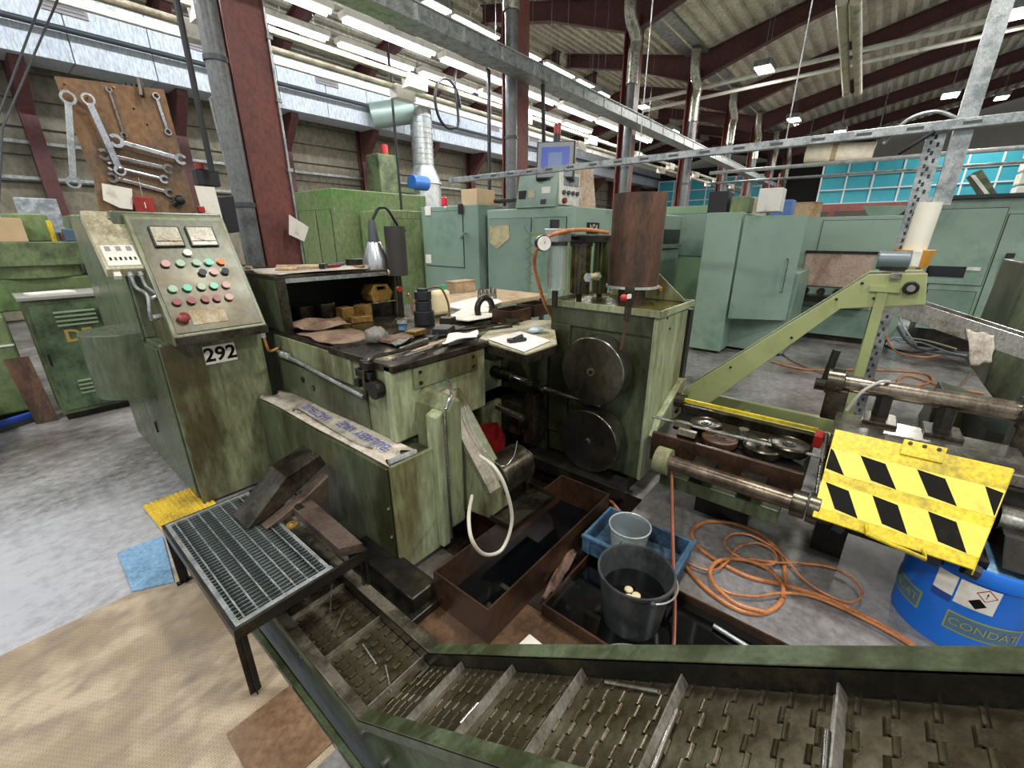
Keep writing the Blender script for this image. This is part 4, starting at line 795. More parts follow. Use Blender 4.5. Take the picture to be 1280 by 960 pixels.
# rusty tube standing on the head
t = thing('rusty_tube', 'large rusty steel tube standing upright on the feed head', 'tube', (2.77, 1.22, 1.29))
MB().lathe([(.165, 0), (.165, .56), (.158, .56), (.158, 0), (.165, 0)], (2.77, 1.22, 1.385), 40).build('tube_wall', rust, t, smooth=True)
MB().cyl((2.77, 1.22, 1.37), (2.77, 1.22, 1.385), .175, n=32).build('foil_collar', galv_l, t); MB().cyl((2.77, 1.22, 1.262), (2.77, 1.22, 1.37), .09, n=20).build('pedestal', rust, t)
# air service unit: gauge, filter bowls, hose
c = at_y(720, 355, 1.55); t = thing('air_service_unit', 'compressed-air filter unit with gauge and oil bowls behind the rusty tube', 'filter unit', (c.x, 1.55, 1.262))
def bowl(px, r, m, nm, top=303, bot=352):
    a = at_y(px, bot, 1.55); b = at_y(px, top, 1.55); MB().cyl(V((a.x, 1.55, a.z)), V((a.x, 1.55, b.z)), r, n=18).build(nm, m, t, smooth=True); MB().cyl(V((a.x, 1.55, b.z)), V((a.x, 1.55, b.z+.02)), r+.008, n=18).build('bowl_collar', black, t, smooth=True)
    MB().cyl(V((a.x, 1.55, a.z)), V((a.x, 1.55, 1.262)), .02, n=8).build('drain', iron, t); return a.x, b.z
x1, z1 = bowl(694, .062, clear, 'clear_bowl', 307, 362); x2, z2 = bowl(724, .07, M('amber_oil_bowl', '4a4315', .12, 0, .3, '1f1a0a', .5, 8), 'oil_bowl', 308, 366); x3, z3 = bowl(749, .06, M('olive_bowl', '3b3f1c', .2, 0, .2), 'olive_bowl', 300, 366)
B(x1-.07, x1+.09, 1.50, 1.60, z1+.02, z1+.10).build('regulator_body', galv, t, .006); B(x2-.08, x3+.08, 1.50, 1.60, z2+.02, z2+.075).build('manifold', iron, t, .006)
MB().cyl((x1-.03, 1.55, z1+.1), (x1-.03, 1.55, z1+.15), .03, n=12).build('knob', black, t); MB().cyl((x1+.1, 1.55, z1+.06), (x2-.08, 1.55, z1+.05), .018, n=10).build('coupling', iron, t)
g = at_y(679, 304, 1.50); MB().cyl((g.x, 1.51, g.z), (g.x-.02, 1.48, g.z), .045, n=20).build('gauge_case', iron, t, smooth=True); MB().cyl((g.x-.021, 1.479, g.z), (g.x-.024, 1.475, g.z), .04, n=20).build('gauge_dial', white, t); MB().bar((g.x-.025, 1.474, g.z), (g.x-.01, 1.47, g.z+.025), .003, .003).build('gauge_needle', blk, t)
v = at_y(741, 346, 1.42); MB().cyl((v.x-.06, 1.42, v.z), (v.x+.06, 1.42, v.z), .022, n=12).build('brass_fitting', M('pale_brass', 'c8b98a', .4, .4, .1), t); MB().cyl((v.x-.07, 1.42, v.z), (v.x-.055, 1.42, v.z), .03, n=6).build('nut', galv_l, t); MB().cyl((v.x+.055, 1.42, v.z), (v.x+.07, 1.42, v.z), .03, n=6).build('nut', galv_l, t)
tag(MB().tube([at_y(*p, y) for p, y in (((761, 291), 1.35), ((730, 287), 1.45), ((697, 291), 1.50), ((676, 303), 1.54), ((668, 325), 1.60), ((672, 350), 1.66), ((682, 382), 1.72), ((694, 402), 1.74))], .012, 8).build('air_hose', copper, smooth=True), 'orange rubber air hose arching over the filter unit', 'hose')
tag(MB().tube([at_y(816, 330, 1.35), at_y(822, 350, 1.2), at_y(826, 362, 1.1)], .012, 8).build('air_hose', copper, smooth=True), 'short orange hose end beside the rusty tube', 'hose')
# ------------------------------------------------------------------ roller straightener
st = thing('roller_straightener', 'oily straightener bed with five round rollers beside the feed head', 'straightener', (2.6, .4, 0))
SX0, SX1, SY0, SY1 = 2.32, 2.84, .04, .80
B(SX0, SX1, SY0, SY1, .40, .56).build('bed', iron, st, .006)
B(SX0-.03, SX0, SY0, SY1, .42, .60).build('near_plate', rustbox, st, .004); B(SX1-.05, SX1, SY0, SY1, .56, .62).build('far_plate', steel_d, st, .004)
MB().bar((SX1+.02, SY0, .63), (SX1+.02, SY1, .63), .02, .02).build('yellow_edge', yellow, st)
for i, (p, r, z, m) in enumerate((((883, 528), .092, .60, steel_d), ((900, 546), .095, .585, rust), ((954, 557), .098, .585, steel_d), ((987, 554), .10, .61, steel_d))):
    c = at_z(*p, z+.03); R_ = MB().lathe([(.0, .03), (r*.3, .03), (r*.32, .025), (r*.8, .025), (r*.9, .032), (r, .025), (r, .0), (r*.9, -.02), (0, -.02)], (c.x, c.y, z), 28).build('roller', m, st, smooth=True); MB().cyl((c.x, c.y, z+.028), (c.x, c.y, z+.036), .016, n=6).build('roller_nut', steel, R_)
    MB().cyl((c.x, c.y, .55), (c.x, c.y, z-.01), .03, n=10).build('roller_axle', steel_d, R_)
c = at_z(929, 542, .61); R_ = MB().cyl((c.x, c.y, .56), (c.x, c.y, .60), .075, n=24).build('roller', steel_d, st, smooth=True); MB().cyl((c.x, c.y, .60), (c.x, c.y, .64), .03, n=6).build('roller_nut', steel, R_)
MB().cyl((2.50, -.05, .625), (2.43, .86, .635), .009, n=8).build('wire_rod', steel, st, smooth=True)
MB().cyl((2.18, .66, .50), (2.18, .04, .50), .042, n=18).build('guide_shaft', M('oily_shaft', '74675a', .33, .7, .2, '4a3f33', .4, 10), st, smooth=True); MB().cyl((2.18, .72, .50), (2.18, .64, .50), .075, n=20).build('shaft_flange', green_l, st, .004, True)
MB().cyl((2.18, .06, .50), (2.18, .0, .50), .065, n=20).build('collar', steel_d, st, .003, True); MB().cyl((2.18, -.005, .50), (2.18, -.05, .50), .072, n=20).build('collar', steel_d, st, .003, True); MB().cyl((2.18, -.05, .50), (2.18, -.11, .50), .05, n=6).build('end_nut', steel_d, st)
for y in (.48, .24): MB().box(2.2, 2.34, y-.06, y+.06, .46, .53).build('clamp_block', iron, st, .006)
MB().box(2.22, 2.84, .1, .7, .32, .40).build('lower_plate', green_d, st, .006)
MB().box(2.5, 2.7, .25, .55, .05, .32).build('pedestal', iron, st)
MB().cyl(at_z(1033, 543, .66), at_z(1021, 622, .55), .012, n=10).build('stop_rod', steel, st, smooth=True)
c = at_z(1022, 552, .62); B(c.x-.05, c.x+.05, c.y-.02, c.y+.02, .60, .67).build('red_stop', red, st, .003)
for px, py in ((843, 530), (848, 540)): c = at_z(px, py, .62); MB().cyl(c, c+V((.0, -.10, 0)), .03, n=6).build('inlet_nut', steel_d, st)
# second unit under the yellow guard
gd = thing('guarded_straightener', 'second straightener unit under a yellow guard lid with black diamonds', 'straightener', (2.5, -.3, 0))
G = [V((2.46, -.03, .80)), V((2.46, -.62, .80)), V((2.10, -.54, .50)), V((2.10, -.03, .50))]      # far-left, far-right, near-right, near-left
gn = (G[1]-G[0]).cross(G[3]-G[0]).normalized(); gn = gn if gn.z > 0 else -gn
MB().plate(G, .012, gn).build('guard_lid', yellow, gd, .003); lid = [o for o in gd.children if o.name.startswith('guard_lid')][0]
def gp(u, v, n=.0132): return G[0].lerp(G[1], u).lerp(G[3].lerp(G[2], u), v)+gn*n
for v0, v1, us in ((.23, .50, (-.13, .20, .54, .90)), (.61, .89, (.03, .34, .67))):
    MB().plate([gp(0.0, v0, .0121), gp(1, v0, .0121), gp(1, v1, .0121), gp(.0, v1, .0121)], .0008, gn).build('pale_band', yellow_p, lid)
    for k, u in enumerate(us):
        pts = [(u, v0), (u+.16, v0), (u+.27, v1), (u+.11, v1)]
        pts = [(min(max(a, .005), .995), b) for a, b in ((u, v0+.005), (u+.16, v0+.03), (u+.265, v1-.005), (u+.105, v1-.03))]
        if pts[2][0]-pts[0][0] < .03: continue
        MB().plate([gp(a, b) for a, b in pts], .0005, gn).build('black_diamond', blk, lid)
MB().plate([gp(1, 0, 0), gp(1, 1, 0), gp(1, 1, 0)+V((0.0, 0, -.02)), gp(1, 0, 0)+V((0, 0, -.02))], .004, (0, -1, 0)).build('lid_flange', yellow, lid)
h0, h1 = gp(.36, .93), gp(.72, .98); off = gn*.05+(G[3]-G[0]).normalized()*.05
MB().tube([h0, h0+off, h1+off, h1], .009, 8, 0).build('lid_handle', yellow, lid, smooth=True)
MB().plate([gp(.42, -.05, .012), gp(.66, -.05, .012), gp(.66, .12, .012), gp(.42, .12, .012)], .008, gn).build('hinge_leaf', yellow, lid, .002)
for u in (.46, .54, .62): MB().cyl(gp(u, -.01, .018), gp(u, -.01, .026), .008, n=8).build('hinge_bolt', iron, lid)
MB().box(2.46, 2.86, -.72, -.02, .46, .72).build('bed', iron, gd, .008); MB().box(2.2, 2.5, -.60, -.04, .42, .50).build('lower_bed', iron, gd, .006)
MB().box(2.48, 2.84, -.70, -.02, .72, .775).build('top_plate', steel, gd, .005)
MB().box(2.55, 2.75, -.2, -.06, .05, .46).build('pedestal', iron, gd)
for y in (-.05, -.36, -.47): MB().cyl((2.16, y-.06, .47), (2.16, y-.1, .46), .03, n=10).build('lock_nut', black, gd)
MB().cyl((2.88, -.02, .93), (2.88, -.70, .93), .047, n=20).build('guide_shaft', M('ground_shaft', '94897c', .28, .85, .1, '5b5046', .4, 8), gd, smooth=True)
MB().cyl((2.88, -.66, .93), (2.88, -.74, .93), .075, n=20).build('collar', steel_d, gd, .004, True); MB().cyl((2.88, -.02, .93), (2.88, .06, .93), .075, n=20).build('collar', steel_d, gd, .004, True)
for y in (-.72, .0): MB().box(2.82, 2.94, y-.05, y+.05, .72, .90).build('bearing_block', steel_d, gd, .008)
for y in (-.2, -.44): MB().cyl((2.84, y, .775), (2.86, y, .90), .035, n=10).build('jack_screw', iron, gd); 
for y in (-.2, -.44): MB().box(2.72, 2.9, y-.07, y+.07, .775, .795).build('jack_foot', steel_d, gd, .004)
MB().cyl((2.88, .07, .90), (2.90, .05, 1.10), .02, n=10).build('lever', iron, gd, smooth=True); MB().cyl((2.88, .03, .90), (2.88, .11, .90), .035, n=14).build('lever_hub', iron, gd)
MB().tube([(2.80, -.06, .80), (2.79, -.10, .92), (2.82, -.16, .98), (2.86, -.20, .98)], .008, 8).build('cable', M('grey_cable', 'a8a6a2', .4, 0, .05), gd, smooth=True)
MB().cyl((2.42, -.62, .60), (2.42, -.95, .60), .055, n=18).build('outlet_shaft', steel, gd, smooth=True); MB().prism([(2.2, .49), (2.55, .49), (2.55, .60), (2.3, .58)], 'y', -1.0, -.63).build('outlet_chute', iron, gd, .006)
# ------------------------------------------------------------------ boxes, bucket, crate, hoses, drum
t = thing('scrap_box', 'deep open rusty sheet-metal box under the machine head', 'box', (1.55, 1.12, 0))
for a in ((1.0, 1.008, .95, 1.30), (2.1, 2.108, .95, 1.30), (1.008, 2.1, .95, .958), (1.008, 2.1, 1.292, 1.30)): B(*a, .006, .20).build('wall', rustbox, t)
B(1.008, 2.1, .958, 1.292, .006, .012).build('floor_panel', oil, t)
bc = V((1.50, .52, .036))
t = thing('plastic_bucket', 'charcoal plastic bucket with wire handle half full of dark oil', 'bucket', bc)
MB().lathe([(.0, .004), (.122, .004), (.125, 0), (.16, .26), (.168, .262), (.168, .275), (.158, .275), (.154, .262), (.118, .012), (0, .012)], bc, 36).build('body', bucketm, t, smooth=True)
MB().cyl(bc+V((0, 0, .012)), bc+V((0, 0, .155)), .118, .138, n=30).build('oil', oil, t)
ha = [bc+V((math.cos(k/10*math.pi-.75*math.pi)*.176, math.sin(k/10*math.pi-.75*math.pi)*.176, .262-.03*math.sin(k/10*math.pi))) for k in range(11)]
MB().tube(ha, .004, 6, 3).build('handle', galv_l, t, smooth=True)
for k in (0, 10): MB().ball(ha[k], .014, 8).build('handle_eye', bucketm, t)
t = thing('foam_ring', 'cream foam ring floating in the oil of the bucket', 'foam piece', bc+V((-.02, 0, .155)))
for dx, dy in ((-.03, .0), (0, -.02), (.01, .02)): MB().ball(bc+V((dx-.02, dy, .158)), .02, 10, (1, 1, .5)).build('lobe', M('cream_foam', 'cdbf98', .7, 0, .1), t, smooth=True)
cc = V((1.93, .73, .0))
t = thing('storage_crate', 'blue-grey plastic crate behind the bucket on the floor', 'crate', (1.93, .60, .05))
CRX0, CRX1, CRY0, CRY1 = 1.70, 2.02, .42, .90
for a in ((CRX0, CRX0+.015, CRY0, CRY1), (CRX1-.015, CRX1, CRY0, CRY1), (CRX0+.015, CRX1-.015, CRY0, CRY0+.015), (CRX0+.015, CRX1-.015, CRY1-.015, CRY1)): B(*a, .082, .185).build('wall', bluecr, t, .003)
B(CRX0, CRX1, CRY0, CRY1, .076, .084).build('floor_panel', bluecr, t)
for y in (CRY0+.08, CRY0+.2, CRY0+.32, CRY0+.44): B(CRX0-.008, CRX0, y-.01, y+.01, .08, .185).build('rib', bluecr, t)
MB().box(CRX0-.015, CRX1+.015, CRY0-.015, CRY0, .172, .187).box(CRX0-.015, CRX0, CRY0, CRY1, .172, .187).build('rim', bluecr, t)
jc = V((1.84, .70, .085)); t = thing('clear_tub', 'clear plastic round tub with wire rim standing in the crate', 'tub', jc)
MB().lathe([(.0, 0), (.085, 0), (.105, .17), (.102, .17), (.082, .004), (0, .004)], jc, 30).build('body', clear, t, smooth=True); MB().tube([jc+V((math.cos(k*math.pi/8)*.107, math.sin(k*math.pi/8)*.107, .17)) for k in range(16)], .004, 6, 2, True).build('rim', galv_l, t, smooth=True)
tag(MB().tube([V((2.16, .62, .46)), V((1.86, .48, .25)), V((1.62, .37, .12)), at_z(842, 815, .04)], .009, 8).build('copper_pipe', copper2, smooth=True), 'thin copper pipe running from the straightener shaft into the oil tray', 'pipe')
tag(MB().cyl(at_z(892, 782, .05), at_z(945, 815, .05), .011, n=10).build('steel_tube', galv, smooth=True), 'short grey steel tube lying in the oil tray', 'tube')
tag(MB().tube([at_z(*p, .03) for p in ((752, 810), (770, 806), (790, 807), (802, 812))], .006, 8).build('bucket_handle', galv_l, smooth=True), 'loose white wire handle lying in front of the bucket', 'wire handle')
tag(MB().plate([at_z(*p, .012) for p in ((648, 808), (662, 795), (678, 808))], .012, (0, 0, 1)).build('paper_scrap', paper), 'torn white scrap on the oily brown floor sheet', 'paper')
rag('oily_rag', [tuple(at_z(*p, .03)) for p in ((676, 752), (694, 742), (722, 694), (706, 692))], .02, 31, M('pinkish_rag', '6b5247', .9, 0, .3, '3b2a22', .4, 20), 'dark pinkish rag wedged between box and oil tray', 'rag')
# hoses on the floor plate (heights follow the crossings)
def hose(pts, r, lab, z=.062, m=copper):
    tag(MB().tube([at_z(a, b, z+(c[0] if c else 0)) for a, b, *c in pts], r, 8, 6).build('rubber_hose', m, smooth=True), lab, 'hose')
Q = lambda l: [(820+a*310/1280, 600+b*215/888, *c) for a, b, *c in l]
hose(Q([(-10, 305), (100, 390), (215, 520), (320, 610), (440, 675), (560, 685), (650, 620), (668, 500), (640, 380), (540, 280), (400, 225), (270, 215), (190, 260), (215, 340), (330, 425), (480, 500), (650, 540), (850, 600), (1050, 690), (1200, 770), (1340, 860)]), .011, 'thick orange hose coiled on the grey floor plate')
hose(Q([(560, 680, .02), (420, 640, .02), (310, 550, .02), (280, 470, .02), (330, 415, .02), (450, 410, .02), (580, 460, .02), (650, 540, .02), (655, 600, .02)]), .010, 'second loop of orange hose lying over the coil')
hose(Q([(120, 400, .015), (200, 445, .015), (300, 465, .015), (380, 410, .018), (420, 350, .015), (520, 325, .015), (610, 370, .02), (610, 430, .02), (520, 430, .02), (400, 380, .02), (355, 320, .01), (390, 280, .01), (470, 280, .015), (560, 320, .02), (650, 385, .02), (760, 510, .01), (880, 590, .02), (1000, 630, .01), (1065, 590, .01), (1020, 510, .01), (900, 450, .01), (750, 430, .01), (620, 425, .025), (480, 405, .025)]), .006, 'thin orange hose wandering in loops beside the thick one')
hose(Q([(330, 560, .015), (400, 590, .015), (520, 600, .015), (620, 585, .02), (760, 590, .012), (900, 635, .015), (1100, 730, .015), (1230, 800, .015), (1340, 870, .015)]), .007, 'thin orange hose running alongside the thick one to the drum')
tag(MB().tube([at_z(*p, .05) for p in ((755, 615), (775, 640), (800, 668), (822, 680))], .011, 8).build('rubber_hose', copper, smooth=True), 'orange hose piece crossing the clear tub and crate', 'hose')
# blue drum
dc = V((2.39, -.62, .051)); DR0, DR1, DH = .212, .218, .42
t = thing('blue_drum', 'blue plastic lubricant drum standing under the yellow guard', 'drum', dc)
MB().lathe([(0, 0), (DR0, 0), (DR1, DH-.06), (DR1+.015, DH-.055), (DR1+.015, DH-.02), (DR1+.005, DH), (DR1-.012, DH), (DR1-.014, DH-.03), (0, DH-.03)], dc, 44).build('body', blue, t, smooth=True)
dbody = [o for o in t.children][0]
MB().lathe([(0, .0), (DR1-.02, 0), (DR1-.02, .008), (0, .008)], dc+V((0, 0, DH-.03)), 36).build('lid', M('pale_blue_lid', '9fc6e8', .35, 0, .1, '6aa0d0', .3, 8), t)
def dsurf(ang, h, e=.0012): r = DR0+(DR1-DR0)*h/(DH-.06)+e; return dc+V((math.cos(ang)*r, math.sin(ang)*r, h))
def dpatch(a0, a1, h0, h1, nm, m, e=.0012, n=8): MB().grid(lambda u, v: dsurf(a0+(a1-a0)*u, h0+(h1-h0)*v, e), n, 2).build(nm, m, t)
tocam = math.atan2(-dc.y, -dc.x)
def dtext(s_, size, a_c, h, m, e=.0045):
    mb = MB().text(s_, size, (0, 0, 0), (1, 0, 0), (0, 1, 0), 'CENTER', .0002)
    mb.v = [dsurf(a_c+v.x/DR1, h+v.y, e+v.z) for v in mb.v]; mb.build('lettering', m, t)
gold = M('olive_gold_print', '8a9358', .5, 0, .1); navy = M('navy_print', '1d3f86', .5, 0, 0)
for s_, ac in (('CONDAT', tocam+.42), ('CONDAT', tocam-1.05)):
    dpatch(ac-.53, ac+.53, .10, .19, 'label_border', gold, .0012, 30); dpatch(ac-.50, ac+.50, .108, .182, 'label_field', M('slate_print', '4a6a86', .5, 0, .1), .0026, 30); dtext(s_, .049, ac, .145, gold)
dpatch(tocam-.10, tocam+.42, .235, .35, 'hazard_label', paper, .002, 8); dpatch(tocam-.42, tocam-.13, .255, .35, 'text_label', paper, .002, 6); dpatch(tocam-.42, tocam-.13, .22, .255, 'label_band', navy, .002, 6)
def ddiam(ac, h, s_, m, nm, e): MB().add([dsurf(ac, h+s_, e), dsurf(ac-s_/DR1, h, e), dsurf(ac, h-s_, e), dsurf(ac+s_/DR1, h, e)], [(0, 1, 2, 3)]).build(nm, m, t)
ddiam(tocam+.26, .318, .03, red, 'pictogram_frame', .0028); ddiam(tocam+.26, .318, .025, paper, 'pictogram_field', .0034); dtext('!', .034, tocam+.26, .318, blk, .0048); ddiam(tocam+.19, .268, .026, blk, 'pictogram', .0028)
# ------------------------------------------------------------------ second, light green incline conveyor with chute
c2 = thing('incline_conveyor', 'light green incline conveyor with bent side frames behind the straightener', 'conveyor', (3.35, .3, 0))
prof = [(.98, .46), (.90, .60), (-.00, 1.49), (-.24, 1.51), (-.27, 1.345), (.09, 1.285), (.80, .42), (.98, .26)]
for x in (3.20, 3.52): MB().prism(prof, 'x', x, x+.012).build('side_frame', pale, c2, .004)
MB().prism([(.90, .595), (-.0, 1.485), (-.24, 1.505), (-.24, 1.49), (.0, 1.47), (.88, .58)], 'x', 3.212, 3.52).build('belt', belt_m, c2)
B(3.19, 3.24, -.105, -.055, .05, 1.42).build('leg', pale, c2, .004); B(3.49, 3.54, -.105, -.055, .05, 1.42).build('leg', pale, c2, .004)
B(3.18, 3.24, -.15, -.02, 1.40, 1.43).build('leg_clamp', pale, c2)
for x in (3.2, 3.50): MB().bar((x+.02, .95, .44), (x+.02, -.05, .44), .05, .09).build('base_rail', pale, c2, .004)
for y in (.9, .5): B(3.22, 3.52, y-.02, y+.02, .40, .44).build('cross_member', pale, c2)
B(3.21, 3.53, .8, .86, .05, .40).build('support', green_d, c2)
MB().cyl((3.195, -.19, 1.43), (3.16, -.19, 1.43), .035, n=16).build('drive_bearing', iron, c2, .004, True); MB().cyl((3.16, -.19, 1.43), (3.15, -.19, 1.43), .018, n=12).build('shaft_end', steel, c2)
B(3.17, 3.20, -.14, -.09, 1.475, 1.505).build('tension_bracket', steel, c2, .003)
for y, z in ((.02, 1.44), (.3, 1.08), (.12, 1.34), (-.05, 1.36), (.62, .82)): MB().cyl((3.20, y, z), (3.193, y, z), .008, n=6).build('bolt', iron, c2)
t = thing('drive_motor', 'small grey geared motor on top of the incline conveyor', 'motor', (3.35, -.08, 1.51)); MB().cyl((3.3, -.02, 1.565), (3.3, -.16, 1.565), .05, n=16).build('body', M('blue_grey_motor', '5d6c70', .4, 0, .1), t, .006, True); B(3.27, 3.33, -.2, -.16, 1.535, 1.62).build('terminal_box', white, t, .004); B(3.26, 3.34, -.15, -.04, 1.508, 1.525).build('foot', iron, t)
t = thing('discharge_chute', 'grey steel channel chute sloping away from the incline conveyor', 'chute', (3.36, -.5, 1.1))
ca, cb = V((3.36, -.10, 1.30)), V((3.36, -1.15, .98))
for dx, nm in ((-.13, 'side_wall'), (.13, 'side_wall')): MB().bar(ca+V((dx, 0, .04)), cb+V((dx, 0, .04)), .008, .10).build(nm, steel, t, .002)
MB().bar(ca, cb, .26, .008).build('floor_panel', M('worn_chute_steel', '8c847c', .3, .6, .15, '5f574f', .4, 8), t)
for p in (V((3.36, -.9, 0)),): MB().box(3.3, 3.42, -.96, -.90, .05, 1.03).build('leg', steel_d, t)
o = wavy(at_x(1208, 412, 3.21), at_x(1243, 419, 3.21), at_x(1240, 452, 3.17), at_x(1213, 458, 3.17), .0, 5).build('hung_rag', cloth, smooth=True); md = o.modifiers.new('t', 'SOLIDIFY'); md.thickness = .008; tag(o, 'white striped rag hanging over the edge of the chute', 'rag')
# perforated upright, strut rail and post
def perforated(p0, p1, name, lab):
    t = thing(name, lab, 'post', p0)
    x, y = p0.x, p0.y; B(x-.045, x-.035, y-.05, y+.05, p0.z, p1.z).build('web', galv, t); B(x-.035, x+.03, y-.05, y-.042, p0.z, p1.z).build('flange', galv, t); B(x-.035, x+.03, y+.042, y+.05, p0.z, p1.z).build('flange', galv, t)
    n = int((p1.z-p0.z)/.05)
    for k in range(n):
        z = p0.z+.03+k*.05; B(x-.0465, x-.045, y-.028+(k % 2)*.02, y-.012+(k % 2)*.02, z, z+.028).build('slot', far_d, t); B(x-.0465, x-.045, y+.012, y+.026, z+.02, z+.045).build('slot', far_d, t)
u0 = at_x(1120, 335, 4.5); perforated(V((4.5, -.16, .05)), V((4.5, -.16, 2.36)), 'slotted_upright', 'galvanised slotted steel upright behind the incline conveyor')
t = thing('strut_post', 'tall bright galvanised strut post rising to the roof beside the slotted upright', 'post', (4.5, -.28, 2.2)); B(4.45, 4.46, -.34, -.24, 1.9, 7.4).build('web', galv, t); B(4.46, 4.53, -.34, -.33, 1.9, 7.4).build('flange', galv, t); B(4.46, 4.53, -.25, -.24, 1.9, 7.4).build('flange', galv, t); B(4.46, 4.53, -.34, -.17, 1.93, 1.96).build('connector', galv, t)
t = thing('strut_rail', 'long galvanised strut rail spanning overhead across the aisle', 'rail', (4.42, 1.5, 2.36))
B(4.38, 4.44, -1.3, 4.7, 2.37, 2.43).build('channel', galv, t, .003)
for k in range(20): B(4.378, 4.381, -1.2+k*.28, -1.11+k*.28, 2.39, 2.41).build('slot', greyd, t)
for y in (.75, 2.0): MB().tube([(4.42, y, 2.43), (4.42, y, zr(y))], .005, 6, 0).build('hanger_rod', galv, t)
t = thing('pipe_rail', 'thin double grey pipe run below the strut rail', 'pipe', (9, .5, 2.6)); MB().cyl((8.8, 2.6, 2.75), (8.8, -3, 2.75), .03, n=8).build('pipe', galv_l, t, smooth=True); MB().cyl((8.8, 2.6, 2.58), (8.8, -3, 2.58), .02, n=8).build('pipe', galv, t, smooth=True)
t = thing('cable_loop_bundle', 'black cable arched over the end of the strut rail', 'cable', (4.42, -.1, 2.4)); MB().tube([(4.44, .12, 2.33), (4.44, .02, 2.47), (4.44, -.12, 2.50), (4.44, -.24, 2.44)], .012, 8).build('sleeve', galv, t, smooth=True); MB().tube([(4.40, .02, 2.25), (4.38, -.05, 2.30), (4.38, -.14, 2.37)], .014, 8).build('tail', black, t, smooth=True)
t = thing('plastic_canister', 'white plastic tube with orange funnel base hung by the slotted upright', 'canister', (4.45, -.30, 1.4)); 
a, b = at_x(1140, 320, 4.40), at_x(1163, 253, 4.40); MB().cyl(a, b, .07, n=16).build('tube', M('milky_plastic', 'd8d5c4', .4, 0, .05), t, smooth=True); f0 = at_x(1138, 330, 4.40); MB().cyl(V((f0.x, f0.y, f0.z-.02)), V((f0.x, f0.y, f0.z+.10)), .10, .12, n=14).build('funnel', M('amber_plastic', 'c8923c', .4, 0, .1), t, smooth=True)
# cables on the floor under the chute
for i, (pts, r, m, lab) in enumerate((
    ([(1095, 395), (1092, 415), (1105, 430), (1140, 440), (1180, 437), (1215, 450)], .018, black, 'thick black cable drooping under the chute'),
    ([(1100, 393), (1098, 412), (1120, 425), (1150, 428), (1185, 440), (1230, 448)], .014, grey, 'grey cable in the bundle under the chute'),
    ([(1103, 392), (1104, 408), (1128, 418), (1160, 426), (1195, 436)], .012, M('pale_cable', 'b6ada0', .5, 0, .1), 'pale cable on top of the floor bundle'),
    ([(1098, 394), (1100, 420), (1116, 436), (1150, 446), (1175, 444)], .012, copper, 'orange cable in the floor bundle'),
    ([(1110, 398), (1112, 414), (1140, 432), (1200, 445), (1240, 455)], .016, greyd, 'dark grey hose in the floor bundle'),
    ([(1105, 425), (1125, 434), (1145, 432), (1135, 424), (1115, 422), (1108, 430)], .012, galv_l, 'silver ribbed hose looped in the floor bundle'))):
    tag(MB().tube([at_z(a, b, .10+.02*i) if k > 1 else at_z(a, b, .12+.02*i)+V((0, 0, .5-.25*k)) for k, (a, b) in enumerate(pts)], r, 8).build('floor_cable', m, smooth=True), lab, 'cable')
hz = .015
tag(MB().tube([at_z(*p, hz) for p in ((965, 452), (1010, 462), (1080, 462), (1150, 466), (1165, 476), (1140, 483), (1122, 478), (1135, 470), (1175, 482), (1230, 492))], .012, 8).build('floor_hose', copper, smooth=True), 'orange hose lying in a loop on the far dark floor', 'hose')
tag(MB().tube([at_z(*p, hz) for p in ((972, 430), (985, 448), (1040, 470), (1110, 484), (1160, 495), (1190, 490), (1215, 465), (1222, 455))], .010, 8).build('floor_hose', M('brown_hose', '7b6252', .5, 0, .1), smooth=True), 'brown thin hose crossing the far dark floor to the chute', 'hose')
# ------------------------------------------------------------------ left background: locker, lathe, broom
t = thing('steel_locker', 'scuffed green steel locker with chalk lettering and louvres', 'locker', (.45, 5.95, 0))
B(.17, .80, 5.73, 6.25, .06, 1.15).build('body', bright_d, t, .006); dr = B(.20, .80, 5.712, 5.73, .10, 1.10).build('door', M('locker_green', '62795a', .4, 0, .15, '30402b', .42, 4), t, .004)
B(.19, .78, 5.75, 6.2, .0, .06).build('plinth', iron, t); B(.15, .82, 5.70, 6.27, 1.15, 1.18).build('top', M('grey_top', '8c8c84', .5, 0, .1), t, .004)
for z in (1.02, .98, .94, .90, .36, .32, .28, .24): B(.34, .62, 5.695, 5.712, z, z+.016).build('louvre', M('louvre_green', '8fa383', .4, 0, .1), dr)
for s_, x_, z in (('DF', .36, .80), ('10', .41, .64)): MB().text(s_, .16, (x_, 5.711, z), (1, 0, .0), (0, 0, 1), 'LEFT', off=.004).build('chalk_mark', M('orange_chalk', 'b99a55', .9, 0, .2), dr)
B(.205, .22, 5.70, 5.712, .55, .66).build('lock', iron, dr)
small('paper_stack', rect(.38, 5.9, .3, .2, .2, 1.18), .02, paper, 'white papers on top of the green locker', 'paper')
tag(MB().cyl((.70, 5.85, 1.181), (.70, 5.85, 1.36), .03, .018, n=12).build('spray_bottle', M('yellow_green_bottle', 'b3c45a', .4, 0, .1)), 'yellow-green spray bottle at the corner of the locker top', 'bottle')
t = thing('plank', 'rusty brown plank leaning between locker and lathe', 'plank', (.05, 5.75, 0)); MB().plate([V((-.02, 5.86, .0)), V((.13, 5.84, 0)), V((.10, 6.0, .62)), V((-.06, 6.0, .62))], .03, (0, -1, 0)).build('board', rust, t, .003)
t = thing('green_lathe', 'grass-green lathe with rounded headstock standing behind the locker', 'machine', (-.5, 6.8, 0))
B(-1.8, .05, 6.1, 7.2, .08, 1.0).build('base', bright, t, .02); B(-1.6, .9, 6.35, 7.2, 1.0, 1.3).build('bed', bright, t, .015); B(-1.8, 0.0, 6.15, 7.1, 0, .08).build('plinth', iron, t)
